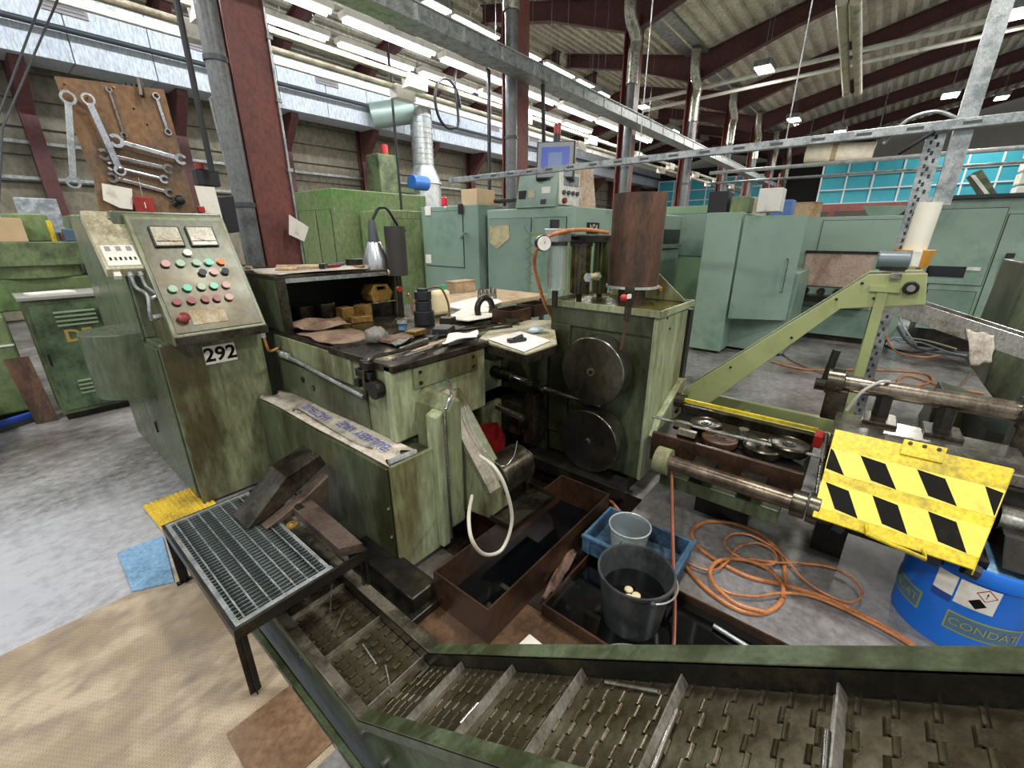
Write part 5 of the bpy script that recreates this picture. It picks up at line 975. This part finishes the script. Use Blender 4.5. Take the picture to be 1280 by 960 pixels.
MB().cyl((.38, 6.6, 1.30), (.38, 6.6, 1.42), .34, n=28).build('turntable', bright, t, .01, True); B(.02, .80, 6.2, 7.0, 1.42, 1.64).build('slide', bright_d, t, .01); MB().cyl((.45, 6.7, 1.64), (.45, 6.7, 1.9), .17, n=20).build('column', bright, t, .01, True); B(.75, .95, 6.5, 7.3, 1.0, 1.9).build('side_post', bright, t, .01)
B(.40, .70, 6.6, 6.64, 1.72, 2.05).build('display', M('pale_display', 'a8b0b6', .4, 0, .3, '7c858c', .5, 30), t, .01); B(-1.7, 0.04, 6.08, 6.1, .72, .735).build('trim_strip', white, t)
t = thing('cardboard_box', 'brown cardboard box on the green lathe bed', 'box', (.3, 6.35, 1.64)); B(.10, .38, 6.22, 6.5, 1.641, 1.85).build('body', M('cardboard', 'b39b78', .8, 0, .1), t, .004); B(.10, .38, 6.35, 6.37, 1.85, 1.853).build('tape', M('tape', '9a8560', .5), t)
tag(B(.64, .76, 6.3, 6.42, 1.641, 1.76).build('oil_can', M('blue_can', '46586b', .4, 0, .1), bev=.01), 'small dark blue can beside the lathe column', 'can'); tag(MB().cyl((.57, 6.40, 1.641), (.57, 6.40, 1.84), .02, n=8).build('marker_bottle', yellow), 'slim yellow bottle beside the lathe column', 'bottle')
t = thing('broom', 'blue push broom lying against the lathe base', 'broom', (-.25, 5.9, 0)); MB().bar((-.45, 5.75, .07), (-.02, 5.97, .07), .06, .05).build('head', M('broom_blue', '2b51b8', .4, 0, .1), t, .01); MB().bar((-.45, 5.75, .025), (-.02, 5.97, .025), .07, .05).build('bristles', greyd, t); MB().cyl((-.25, 5.87, .09), (-.42, 6.06, .7), .014, n=8).build('handle', M('broom_blue', '2b51b8'), t)
t = thing('side_table_frame', 'grey steel table leg standing at the edge of the aisle', 'table', (-.42, 5.1, 0)); MB().bar((-.30, 5.15, 0), (-.36, 5.35, .45), .03, .03).build('leg', grey, t); B(-1.6, -.33, 5.2, 5.9, .45, .48).build('top', grey, t, .004); MB().bar((-1.5, 5.3, 0), (-1.5, 5.3, .45), .03, .03).build('leg', grey, t)
# ------------------------------------------------------------------ machines in the background
def machine(name, lab, x0, x1, y0, y1, z1, m, doors=(), z0=0.0, plinth=.12):
    t = thing(name, lab, 'machine', ((x0+x1)/2, (y0+y1)/2, z0)); B(x0, x1, y0, y1, z0+plinth, z1).build('casing', m, t, .012)
    if plinth: B(x0+.05, x1-.05, y0+.05, y1-.05, z0, z0+plinth).build('plinth', iron, t)
    for face, a0, a1, b0, b1, mm in doors:      # doors stand proud of the face by 12 mm with a dark joint behind
        if face == 'x': B(x0-.006, x0, a0-.008, a1+.008, b0-.008, b1+.008).build('door_joint', far_d, t); B(x0-.018, x0-.006, a0, a1, b0, b1).build('door', mm, t, .003)
        else: B(a0-.008, a1+.008, y0-.006, y0, b0-.008, b1+.008).build('door_joint', far_d, t); B(a0, a1, y0-.018, y0-.006, b0, b1).build('door', mm, t, .003)
    return t
bg1 = machine('machine_cabinet', 'grass-green cabinet with narrow doors behind the near column', 3.95, 5.9, 7.0, 9.0, 2.42, bright, [('x', 7.1, 7.55, .5, 2.1, bright), ('x', 7.6, 8.2, .5, 2.1, bright), ('x', 8.25, 8.8, .5, 2.1, bright)])
bg2 = machine('machine_cabinet', 'lower grass-green cabinet box with handle behind the work lamp', 4.35, 5.4, 6.1, 6.9, 2.08, bright, [('y', 4.45, 5.3, .4, 1.95, bright)])
MB().tube([(4.3, 6.08, 1.75), (4.32, 6.0, 1.78), (4.6, 6.0, 1.78), (4.62, 6.08, 1.75)], .012, 6, 0).build('handle', steel_d, bg2)
# sea green forming machine (number plate N 4) in the middle
m4 = machine('forming_machine', 'sea-green forming machine with tall doors behind the bench', 5.0, 9.0, 3.05, 4.57, 2.05, teal, [('x', 3.75, 4.52, .35, 1.92, teal_d), ('x', 3.18, 3.70, .35, 1.92, teal_d), ('y', 6.1, 6.9, .9, 1.9, teal_d), ('y', 7.6, 8.8, .3, 1.45, teal_d)])
B(5.3, 5.62, 3.035, 3.05, 1.72, 1.86).build('plate', iron, m4); MB().text('N°4', .13, (5.46, 3.034, 1.79), (1, 0, 0), (0, 0, 1)).build('lettering', white, m4)
B(6.15, 6.85, 3.028, 3.034, 1.55, 1.84).build('window', oil, m4, .004); B(7.5, 8.9, 3.03, 3.05, 1.55, 1.80).build('window', oil, m4); B(7.4, 9.0, 2.98, 3.05, 1.47, 1.53).build('sill', galv, m4)
B(4.96, 4.985, 3.1, 3.76, .3, 1.74).build('inner_frame', M('olive_frame', '75845c', .5, 0, .1), m4, .004); B(4.94, 4.962, 3.16, 3.70, .34, 1.68).build('inner_door', teal, m4, .003)
MB().plate([at_x(*p, 4.976) for p in ((612, 283), (636, 281), (637, 298), (622, 311), (612, 303))], .003, (-1, 0, 0)).build('torn_sticker', M('torn_label', 'b9b08a', .8, 0, .15, '8f8a66', .4, 15), m4)
sp = [at_x(660+(6 if k % 2 else -3), 288+k*6, 4.90) for k in range(12)]; tag(MB().tube([at_x(655, 282, 4.90)]+sp, .006, 6, 0).build('coiled_hose', M('blue_hose', '3d5f96', .4, 0, .1)), 'thin blue coiled air hose hanging on the sea-green machine', 'hose')
cbx = machine('switch_cabinet', 'sea-green switch cabinet with turn handle and white labels', 4.9, 5.6, 4.66, 5.95, 2.13, teal_d, [('x', 4.98, 5.88, 1.22, 2.05, teal_d)])
for p in ((530, 258), (531, 318)): a = at_x(*p, 4.875); B(4.872, 4.878, a.y-.16, a.y-.02, a.z-.14, a.z).build('label', paper, cbx)
a = at_x(583, 292, 4.88); MB().cyl((4.88, a.y, a.z), (4.84, a.y, a.z), .02, n=8).build('lock', steel, cbx); MB().bar((4.84, a.y, a.z+.02), (4.83, a.y+.08, a.z-.08), .02, .02).build('handle', steel, cbx); a = at_x(576, 261, 4.88); B(4.865, 4.882, a.y-.05, a.y+.05, a.z-.07, a.z+.07).build('switch', black, cbx, .003); a = at_x(557, 259, 4.88); MB().cyl((4.88, a.y, a.z), (4.868, a.y, a.z), .018, n=10).build('indicator', white, cbx)
# control console on the machine, screen on its arm, cardboard
t = thing('control_console', 'green slanted control console with white switch panel on the sea-green machine', 'console', (5.3, 3.6, 2.06))
MB().prism([(4.98, 2.051), (5.55, 2.051), (5.55, 2.50), (5.08, 2.50)], 'y', 3.36, 4.02).build('casing', teal_d, t, .01); 
a = (5.16, 3.14); B(5.06, 5.54, 3.33, 3.36, 2.08, 2.48).build('white_panel', white, t, .004)
for k in range(3): B(5.13+k*.13, 5.23+k*.13, 3.315, 3.33, 2.32, 2.44).build('meter', grey, t, .004)
for k in range(4): MB().cyl((5.13+k*.11, 3.33, 2.23), (5.13+k*.11, 3.30, 2.23), .028, n=12).build('selector', greyd, t)
MB().cyl((5.14, 3.33, 2.13), (5.14, 3.29, 2.13), .035, n=12).build('stop_button', reddk, t)
for y, z, w_, h_, m in ((3.92, 2.22, .12, .11, black), (3.76, 2.22, .11, .09, cream), (3.55, 2.42, .12, .09, greyd), (3.53, 2.26, .14, .08, white), (3.55, 2.12, .08, .06, greyd)):
    x = 4.98+(z-2.05)*.222; B(x-.014, x+.02, y-w_/2, y+w_/2, z-h_/2, z+h_/2).build('instrument', m, t, .003)
a, b = at_x(664, 243, 5.15), at_x(700, 240, 5.15); tag(MB().cyl(V((5.25, 3.6, 2.54)), V((5.25, 4.0, 2.54)), .04, n=10).build('pipe_roll', orange, smooth=True), 'orange roll lying on top of the green console', 'roll')
t = thing('screen_unit', 'grey operator screen with blue display and red lamp above the console', 'screen', (5.4, 3.4, 2.53))
sc0 = at_x(694, 200, 5.1); ux = V((.45, -.89, 0)).normalized(); uz = V((.12, .06, 1)).normalized(); un = ux.cross(uz).normalized()
MB().obox(sc0-un*.10, (.50, .46, .16), (ux, uz, un)).build('housing', black, t, .01); MB().obox(sc0, (.46, .42, .03), (ux, uz, un)).build('bezel', grey, t, .01); MB().obox(sc0+un*.017, (.36, .30, .004), (ux, uz, un)).build('display', screen, t); MB().obox(sc0+un*.020, (.18, .17, .002), (ux, uz, un)).build('display_field', M('screen_grey', '4a5f85', .3, 0, 0, emit=.3), t)
MB().cyl(sc0-un*.08+uz*.22, sc0-un*.08+uz*.33, .045, n=12).build('lamp_base', black, t); MB().cyl(sc0-un*.08+uz*.33, sc0-un*.08+uz*.44, .045, n=12).build('red_lamp', red, t, smooth=True); MB().cyl(sc0-un*.1-uz*.2, V((5.3, 3.5, 2.50)), .03, n=8).build('arm', black, t)
t = thing('paper_pad', 'bundle of brownish drawings standing beside the console', 'paper', (6.0, 3.3, 2.06)); q = [at_y(*p, 3.5) for p in ((712, 254), (744, 254), (740, 212), (714, 200))]
q[0].z = q[1].z = 2.052; MB().plate(q, .02, (0, -1, 0)).build('sheet', M('stained_drawing', 'c6a58c', .8, 0, .35, 'e0d4cb', .5, 6), t); MB().plate([p+V((.05, .06, 0)) for p in q], .02, (0, -1, 0)).build('sheet', M('stained_drawing', 'c6a58c'), t)
tag(B(4.95, 5.35, 4.72, 5.05, 2.131, 2.35).build('carton', M('cardboard_pale', 'c5ab86', .8, 0, .1), bev=.004), 'pale cardboard carton on top of the switch cabinet', 'carton')
a = at_x(555, 245, 5.1); t = thing('beacon_lamp', 'red beacon lamp on the switch cabinet edge', 'beacon', (5.1, a.y, 2.13)); MB().cyl((5.1, a.y, 2.131), (5.1, a.y, 2.16), .06, n=14).build('base', red, t); MB().cyl((5.1, a.y, 2.16), (5.1, a.y, 2.28), .045, n=14).build('dome', M('red_dome', 'd0263a', .2, 0, 0), t, .01, True)
tag(MB().bar(at_x(620, 252, 5.3)+V((0, 0, .0)), at_x(645, 250, 5.3), .12, .05).build('tool_bag', black, bev=.01), 'black tool bag lying on the sea-green machine top', 'bag')
machine('forming_machine', 'pale green machine with long flat cover behind the rusty tube', 9.3, 12.5, 2.5, 4.3, 2.25, M('flat_green', '82a07c', .45, 0, .06), [('x', 2.6, 4.2, 1.3, 2.1, teal)])
# small machine with blue motor further back
t = thing('pillar_machine', 'green pillar machine with blue motor below the round duct', 'machine', (7.6, 9.2, 0)); p0 = at_y(483, 215, 9.0); B(p0.x-.25, p0.x+.25, 8.9, 9.4, 0, p0.z+.35).build('pillar', bright_d, t, .02); MB().cyl((p0.x, 9.0, p0.z+.35), (p0.x, 9.0, p0.z+.55), .08, n=10).build('red_cap', red, t); MB().cyl((p0.x+.7, 9.0, p0.z-.15), (p0.x+1.15, 9.0, p0.z-.15), .17, n=14).build('blue_motor', M('blue_motor', '2b62a8', .4, 0, .1), t, .01, True); B(p0.x+.2, p0.x+.9, 8.95, 9.2, p0.z-.4, p0.z-.3).build('bracket', bright_d, t)
# tall sea green cabinet and its open door
tc_ = machine('tall_cabinet', 'tall sea-green cabinet with open door behind the incline conveyor', 6.77, 8.6, 1.5, 1.96, 2.0, teal, plinth=.04)
d0, d1 = V((6.80, 1.48, 0)), V((7.15, .80, 0)); dvec = (d1-d0).normalized(); dn = V((dvec.y, -dvec.x, 0)); dn = dn if dn.x < 0 else -dn
MB().plate([d0+V((0, 0, .55)), d1+V((0, 0, .55)), d1+V((0, 0, 1.95)), d0+V((0, 0, 1.95))], .03, dn).build('open_door', teal_d, tc_, .004)
hb = d0.lerp(d1, .82)+dn*.03; MB().tube([hb+V((0, 0, .95)), hb+dn*.05+V((0, 0, .97)), hb+dn*.05+V((0, 0, 1.38)), hb+V((0, 0, 1.4))], .012, 6, 0).build('door_handle', steel, tc_)
B(7.2, 8.5, .75, 1.5, .04, 1.2).build('lower_casing', teal_d, tc_, .01)
m5 = machine('forming_machine', 'sea-green machine with long beige window slot beyond the open door', 8.9, 11.5, -.52, 1.25, 1.98, teal, [('x', -.3, .75, 1.45, 1.92, teal), ('x', -.3, .95, .1, .55, teal_d)])
B(8.86, 8.885, -.02, .88, .90, 1.42).build('window', M('pinkish_panel', 'b39d8d', .6, 0, .1, '8f7568', .35, 6), m5); B(8.84, 8.90, -.04, .9, 1.42, 1.46).build('hood', iron, m5)
for k in range(4): MB().cyl((8.8, .12+k*.22, .82), (8.7, .12+k*.22, .82), .06, n=10).build('roller', iron, m5)
B(8.6, 8.9, -.1, 1.0, .66, .76).build('roller_bed', iron, m5)
t = thing('dark_hopper', 'dark green slanted hopper standing behind the beige-window machine', 'hopper', (11, .6, 1.98)); q = [at_x(*p, 9.6) for p in ((1083, 283), (1118, 283), (1140, 257), (1078, 257))]; MB().prism([(p.y, max(p.z, 1.981)) for p in q], 'x', 9.6, 10.6).build('body', teal_d, t, .01); MB().prism([(q[1].y, 1.981), (q[2].y, q[2].z), (q[2].y-.1, q[2].z-.02), (q[1].y-.15, 1.981)], 'x', 9.55, 10.6).build('flap', iron, t)
X6 = 9.3; y6 = at_x(1146, 400, X6).y; z6 = at_x(1200, 249, X6).z
def d6(p0, p1, m): a_, b_ = at_x(*p0, X6), at_x(*p1, X6); return ('x', b_.y, a_.y, b_.z, a_.z, m)
m6 = machine('press_machine', 'big sea-green machine with black slot and tall doors behind the chute', X6, 11.0, -4.2, y6, z6, teal, [d6((1173, 262), (1226, 357), teal), d6((1160, 362), (1206, 405), teal_d), d6((1262, 268), (1330, 430), teal)], plinth=.3)
a, b = at_x(1160, 332, X6-.02), at_x(1204, 347, X6-.02); B(X6-.03, X6-.01, b.y, a.y, b.z, a.z).build('slot', oil, m6); a = at_x(1216, 336, X6-.02); B(X6-.03, X6-.01, a.y-.08, a.y+.08, a.z-.025, a.z+.025).build('label', white, m6); a = at_x(1258, 332, X6-.02); B(X6-.06, X6-.02, a.y-.04, a.y+.04, a.z-.17, a.z+.17).build('handle', black, m6, .006)
B(X6-.1, 11.0, -4.3, y6+.05, z6, z6+.05).build('top_sheet', black, m6)
t = thing('slanted_guard', 'green slanted guard plate on top of the big machine', 'guard', (X6+.3, at_x(1238, 246, X6+.2).y, z6+.05)); q = [at_x(*p, X6+.2) for p in ((1233, 246), (1247, 246), (1228, 211), (1216, 216))]; MB().prism([(p.y, max(p.z, z6+.051)) for p in q], 'x', X6+.2, X6+.9).build('plate', bright_d, t, .01); MB().prism([(q[3].y+.02, q[3].z-.03), (q[0].y+.02, z6+.06), (q[0].y-.03, z6+.06), (q[3].y-.03, q[3].z-.03)], 'x', X6+.19, X6+.2).build('white_edge', white, t)
machine('press_machine', 'pale green machine top showing behind the slanted guard', 11.4, 13.0, -5.6, -2.4, 3.0, M('mid_green', '77a070', .45, 0, .08))
t = thing('corner_machine', 'dark green machine corner beside the end of the chute', 'machine', (3.9, -1.4, 0)); q = [at_x(*p, 4.0) for p in ((1256, 411), (1290, 330), (1330, 330), (1330, 520), (1280, 528), (1258, 520), (1230, 482), (1244, 439))]; zl = min(p.z for p in q)
MB().prism([(p.y, p.z) for p in q], 'x', 4.0, 4.8).build('casing', green_d, t, .01); MB().box(4.05, 4.75, q[3].y, q[6].y-.1, .05, .45).build('base', iron, t)
t = thing('scrap_hopper', 'low dark green tilting hopper on the floor under the chute', 'hopper', (5.2, -.95, 0)); q = [at_z(*p, .05) for p in ((1178, 495), (1250, 515))]; MB().prism([(-.66, .02), (-1.25, .02), (-1.28, .26), (-.72, .40)], 'x', 4.9, 5.5).build('body', green_d, t, .008); MB().cyl((4.88, -.68, .36), (4.88, -.70, .10), .03, n=8).build('latch', iron, t)
# things on the cabinet and machine tops
x0 = 7.0
for px0, px1, pt, z0, m, nm, lab in ((884, 908, 240, 2.0, black, 'tool_case', 'black tool case with a hose on the tall cabinet'), (912, 935, 246, 2.0, bright, 'green_bin', 'small green bin on the tall cabinet'), (945, 974, 236, 2.0, white, 'canister', 'white canister on the tall cabinet end')):
    a = at_x(px0, 262, x0); b = at_x(px1, 262, x0); h = at_x(px0, pt, x0).z; B(x0, x0+.3, b.y, a.y, z0, max(h, z0+.1)).build(nm, m, bev=.01); tag(COL.objects[-1] if False else bpy.data.objects[-1], None, None)
    o = [k for k in bpy.data.objects if k.name.startswith(nm) and k.parent is None][-1]; tag(o, lab, nm.split('_')[-1])
t = thing('bench_shelf', 'low dark shelf carrying bins beyond the open door', 'shelf', (9.8, 1.9, 0)); B(9.4, 10.6, 1.3, 2.48, 1.95, 2.0).build('board', wood, t); B(9.45, 10.55, 1.35, 2.45, 0, 1.95).build('body', far_d, t)
for i, (y, h, m, nm, lab) in enumerate(((1.48, .3, M('bin_blue', '5a7fc0', .4, 0, .1), 'storage_bin', 'blue storage bin on the dark shelf'), (1.87, .35, cream, 'storage_bin', 'cream storage bin on the dark shelf'), (2.26, .28, M('straw_yellow', 'cdbf7a', .5, 0, .1), 'storage_bin', 'straw-yellow bin on the dark shelf'))): tag(B(9.5, 9.9, y-.16, y+.16, 2.001, 2.0+h).build(nm, m, bev=.01), lab, 'bin')
t = thing('wooden_crate', 'plain wooden crate on the machine beyond the open door', 'crate', (8.9, 1.3, 1.98)); B(8.95, 9.3, .85, 1.2, 1.981, 2.2).build('body', wood, t, .004); B(8.94, 9.31, .84, 1.21, 2.2, 2.215).build('lid', wood, t)
# red steel platform and turquoise clad cages at the far end
t = thing('steel_platform', 'red steel platform edge in front of the turquoise cages', 'platform', (22, 3, 0)); B(20, 20.3, -1, 5.5, 2.5, 2.75).build('edge_beam', maroon, t); 
for y in (-.8, 1.5, 3.2, 5.2): B(20, 20.2, y-.1, y+.1, 0, 2.5).build('post', maroon, t)
for y in (3.4, 3.7, 4.6, 4.9): MB().cyl((20.1, y, 2.75), (20.1, y, 3.9), .03, n=6).build('rail_post', maroon, t)
def cage(lab, y0, y1, z0, z1, x):
    t = thing('mesh_cage', lab, 'cage', (x, (y0+y1)/2, z0));
    for y in (y0, (y0+y1)/2, y1): B(x+.02, x+.1, y-.05, y+.05, 0, z0).build('post', grey, t)
    n = round((y1-y0)/1.1); m = 3
    for i in range(n):
        for j in range(m):
            B(x+.05, x+.1, y0+(y1-y0)*i/n+.03, y0+(y1-y0)*(i+1)/n-.03, z0+(z1-z0)*j/m+.03, z0+(z1-z0)*(j+1)/m-.03).build('panel', tealp, t)
    for i in range(n+1): y = y0+(y1-y0)*i/n; B(x, x+.06, y-.035, y+.035, z0, z1).build('upright', whitegl, t)
    for j in range(m+1): z = z0+(z1-z0)*j/m; B(x-.02, x+.04, y0, y1, z-.03, z+.03).build('rail', whitegl, t)
cage('turquoise-clad cage with white grid behind the far column row', 5.9, 12.0, 3.2, 5.0, 30); cage('turquoise-clad cage with white grid above the red platform', -4.4, 2.9, 3.2, 5.15, 28.5)
t = thing('wrapped_roll', 'pale wrapped insulation roll hung below the far roof', 'roll', (26, 3.3, 4.9)); a = at_x(1008, 192, 25); b = at_x(1092, 190, 25); MB().tube([a, V((a.x, a.y, zr(a.y)+.05))], .02, 6, 0).build('hanger', galv, t); MB().tube([b, V((b.x, b.y, zr(b.y)+.05))], .02, 6, 0).build('hanger', galv, t); MB().cyl(a, b, .38, n=16).build('roll', M('insulation', 'cfc8b4', .7, 0, .15), t, smooth=True); c = a.lerp(b, .4); MB().cyl(c, a.lerp(b, .48), .40, n=16).build('band', M('insulation_band', '9a8a66', .7), t)
t = thing('white_rack', 'rack of pale plastic trays beside the turquoise cage', 'rack', (20, -3, 0)); 
for k in range(7): B(19.5, 20.2, -4.4, -2.75, 2.0+k*.36, 2.3+k*.36).build('tray', white, t, .02)
B(19.6, 20.1, -4.3, -2.8, 0, 2.0).build('stand', grey, t)
tag(B(12, 30, -8.2, -8.0, 3.6, 3.9).build('far_gantry', maroon_d), 'long maroon gantry beam at the side of the main hall', 'beam')
# hanging round bars from the roof, black drop cables, drop pipes
t = thing('tube_heater', 'pair of long cream heating tubes hung under the main roof', 'heater', (8, 1, 5.6)); a = at_z(1052, 0, 4.9); b = at_z(1066, 115, 5.2)
MB().cyl(a, at_z(1058, 118, 4.9), .075, n=12).build('tube', cream, t, smooth=True); MB().cyl(at_z(1070, 0, 4.9), at_z(1073, 116, 4.9), .075, n=12).build('tube', cream, t, smooth=True)
t = thing('roof_pipe', 'cream pipe run crossing below the main roof', 'pipe', (15, 0, 5.6)); MB().cyl((14.2, 6.5, 5.55), (14.2, -6, 5.95), .055, n=10).build('pipe', white, t, smooth=True); MB().cyl((14.4, 6.5, 5.35), (14.4, -6, 5.75), .045, n=10).build('pipe', white, t, smooth=True)
for i, (p, q, y, lab) in enumerate((((222, 0), (265, 215), 4.2, 'black power cable dropping from the roof beside the tool board'), ((487, 100), (502, 262), 6.6, 'black power cable dropping to the pillar machine'), ((611, 88), (612, 245), 5.3, 'black power cable dropping behind the switch cabinet'), ((678, 105), (680, 190), 4.42, 'black power cable dropping to the operator screen'))):
    a, b = at_y(*p, y), at_y(*q, y); tag(MB().tube([a+V((0, 0, (1.2, 2.2, 0, .12)[i])), b], .022 if i < 2 else .03, 8, 0).build('power_cable', black, smooth=True), lab, 'cable')
c = at_y(560, 130, 5.6); tag(MB().tube([c+V((math.cos(k*math.pi/5)*.26, 0, math.sin(k*math.pi/5)*.33)) for k in range(10)]+[c+V((.2, 0, .5)), at_y(600, 82, 5.5), at_y(611, 88, 5.3)], .022, 8).build('coiled_cable', black, smooth=True), 'coil of black cable hanging from the busbar', 'cable')
for p, q, lab in (((52, 0), (-4, 150), 'thin guy rope slanting down before the wall duct, with the clamp'), ((72, 0), (3, 160), 'thin guy rope running beside the clamped rope')):
    tag(MB().tube([at_y(*p, 8.5)+V((.25, 0, .9)), at_y(*p, 8.5), at_y(*q, 8.5), at_y(*q, 8.5)+V((-.3, 0, -1.0))], .012, 6, 0).build('guy_rope', greyd), lab, 'rope')
t = thing('wall_board', 'grey sheet panel standing behind the near downpipe', 'panel', (1.6, 5.2, 1.8)); q = [at_y(*p, 5.2) for p in ((263, 122), (276, 112), (297, 205), (284, 208))]; MB().plate(q, .05, (0, 1, 0)).build('sheet', galv, t)
c = at_y(375, 285, 4.6); tag(MB().plate([at_y(*p, 4.6) for p in ((361, 268), (386, 284), (380, 302), (361, 293))], .003, (0, -1, 0)).build('column_tag', paper), 'white paper tag tied to the near maroon column', 'tag')
t = thing('switch_box', 'dark control box with red button on a post behind the tool board', 'box', (1.1, 4.85, 1.84)); c = at_y(256, 222, 4.3); B(c.x-.06, c.x+.10, 4.28, 4.38, c.z-.06, c.z+.06).build('body', black, t, .006); MB().cyl((c.x-.02, 4.3, c.z+.06), (c.x-.02, 4.3, c.z+.10), .03, n=10).build('red_button', red, t); B(c.x, c.x+.04, 4.32, 4.36, .0, c.z-.06).build('post', greyd, t)
t = thing('small_monitor', 'black box leaning behind the console beside the downpipe', 'box', (1.15, 3.9, 1.831)); q = [at_y(*p, 3.9) for p in ((274, 246), (292, 244), (300, 290), (283, 292))]; MB().plate(q, .05, (0, 1, 0)).build('case', black, t, .006); B(1.16, 1.2, 3.92, 3.95, 1.4, q[3].z).build('stand', black, t)
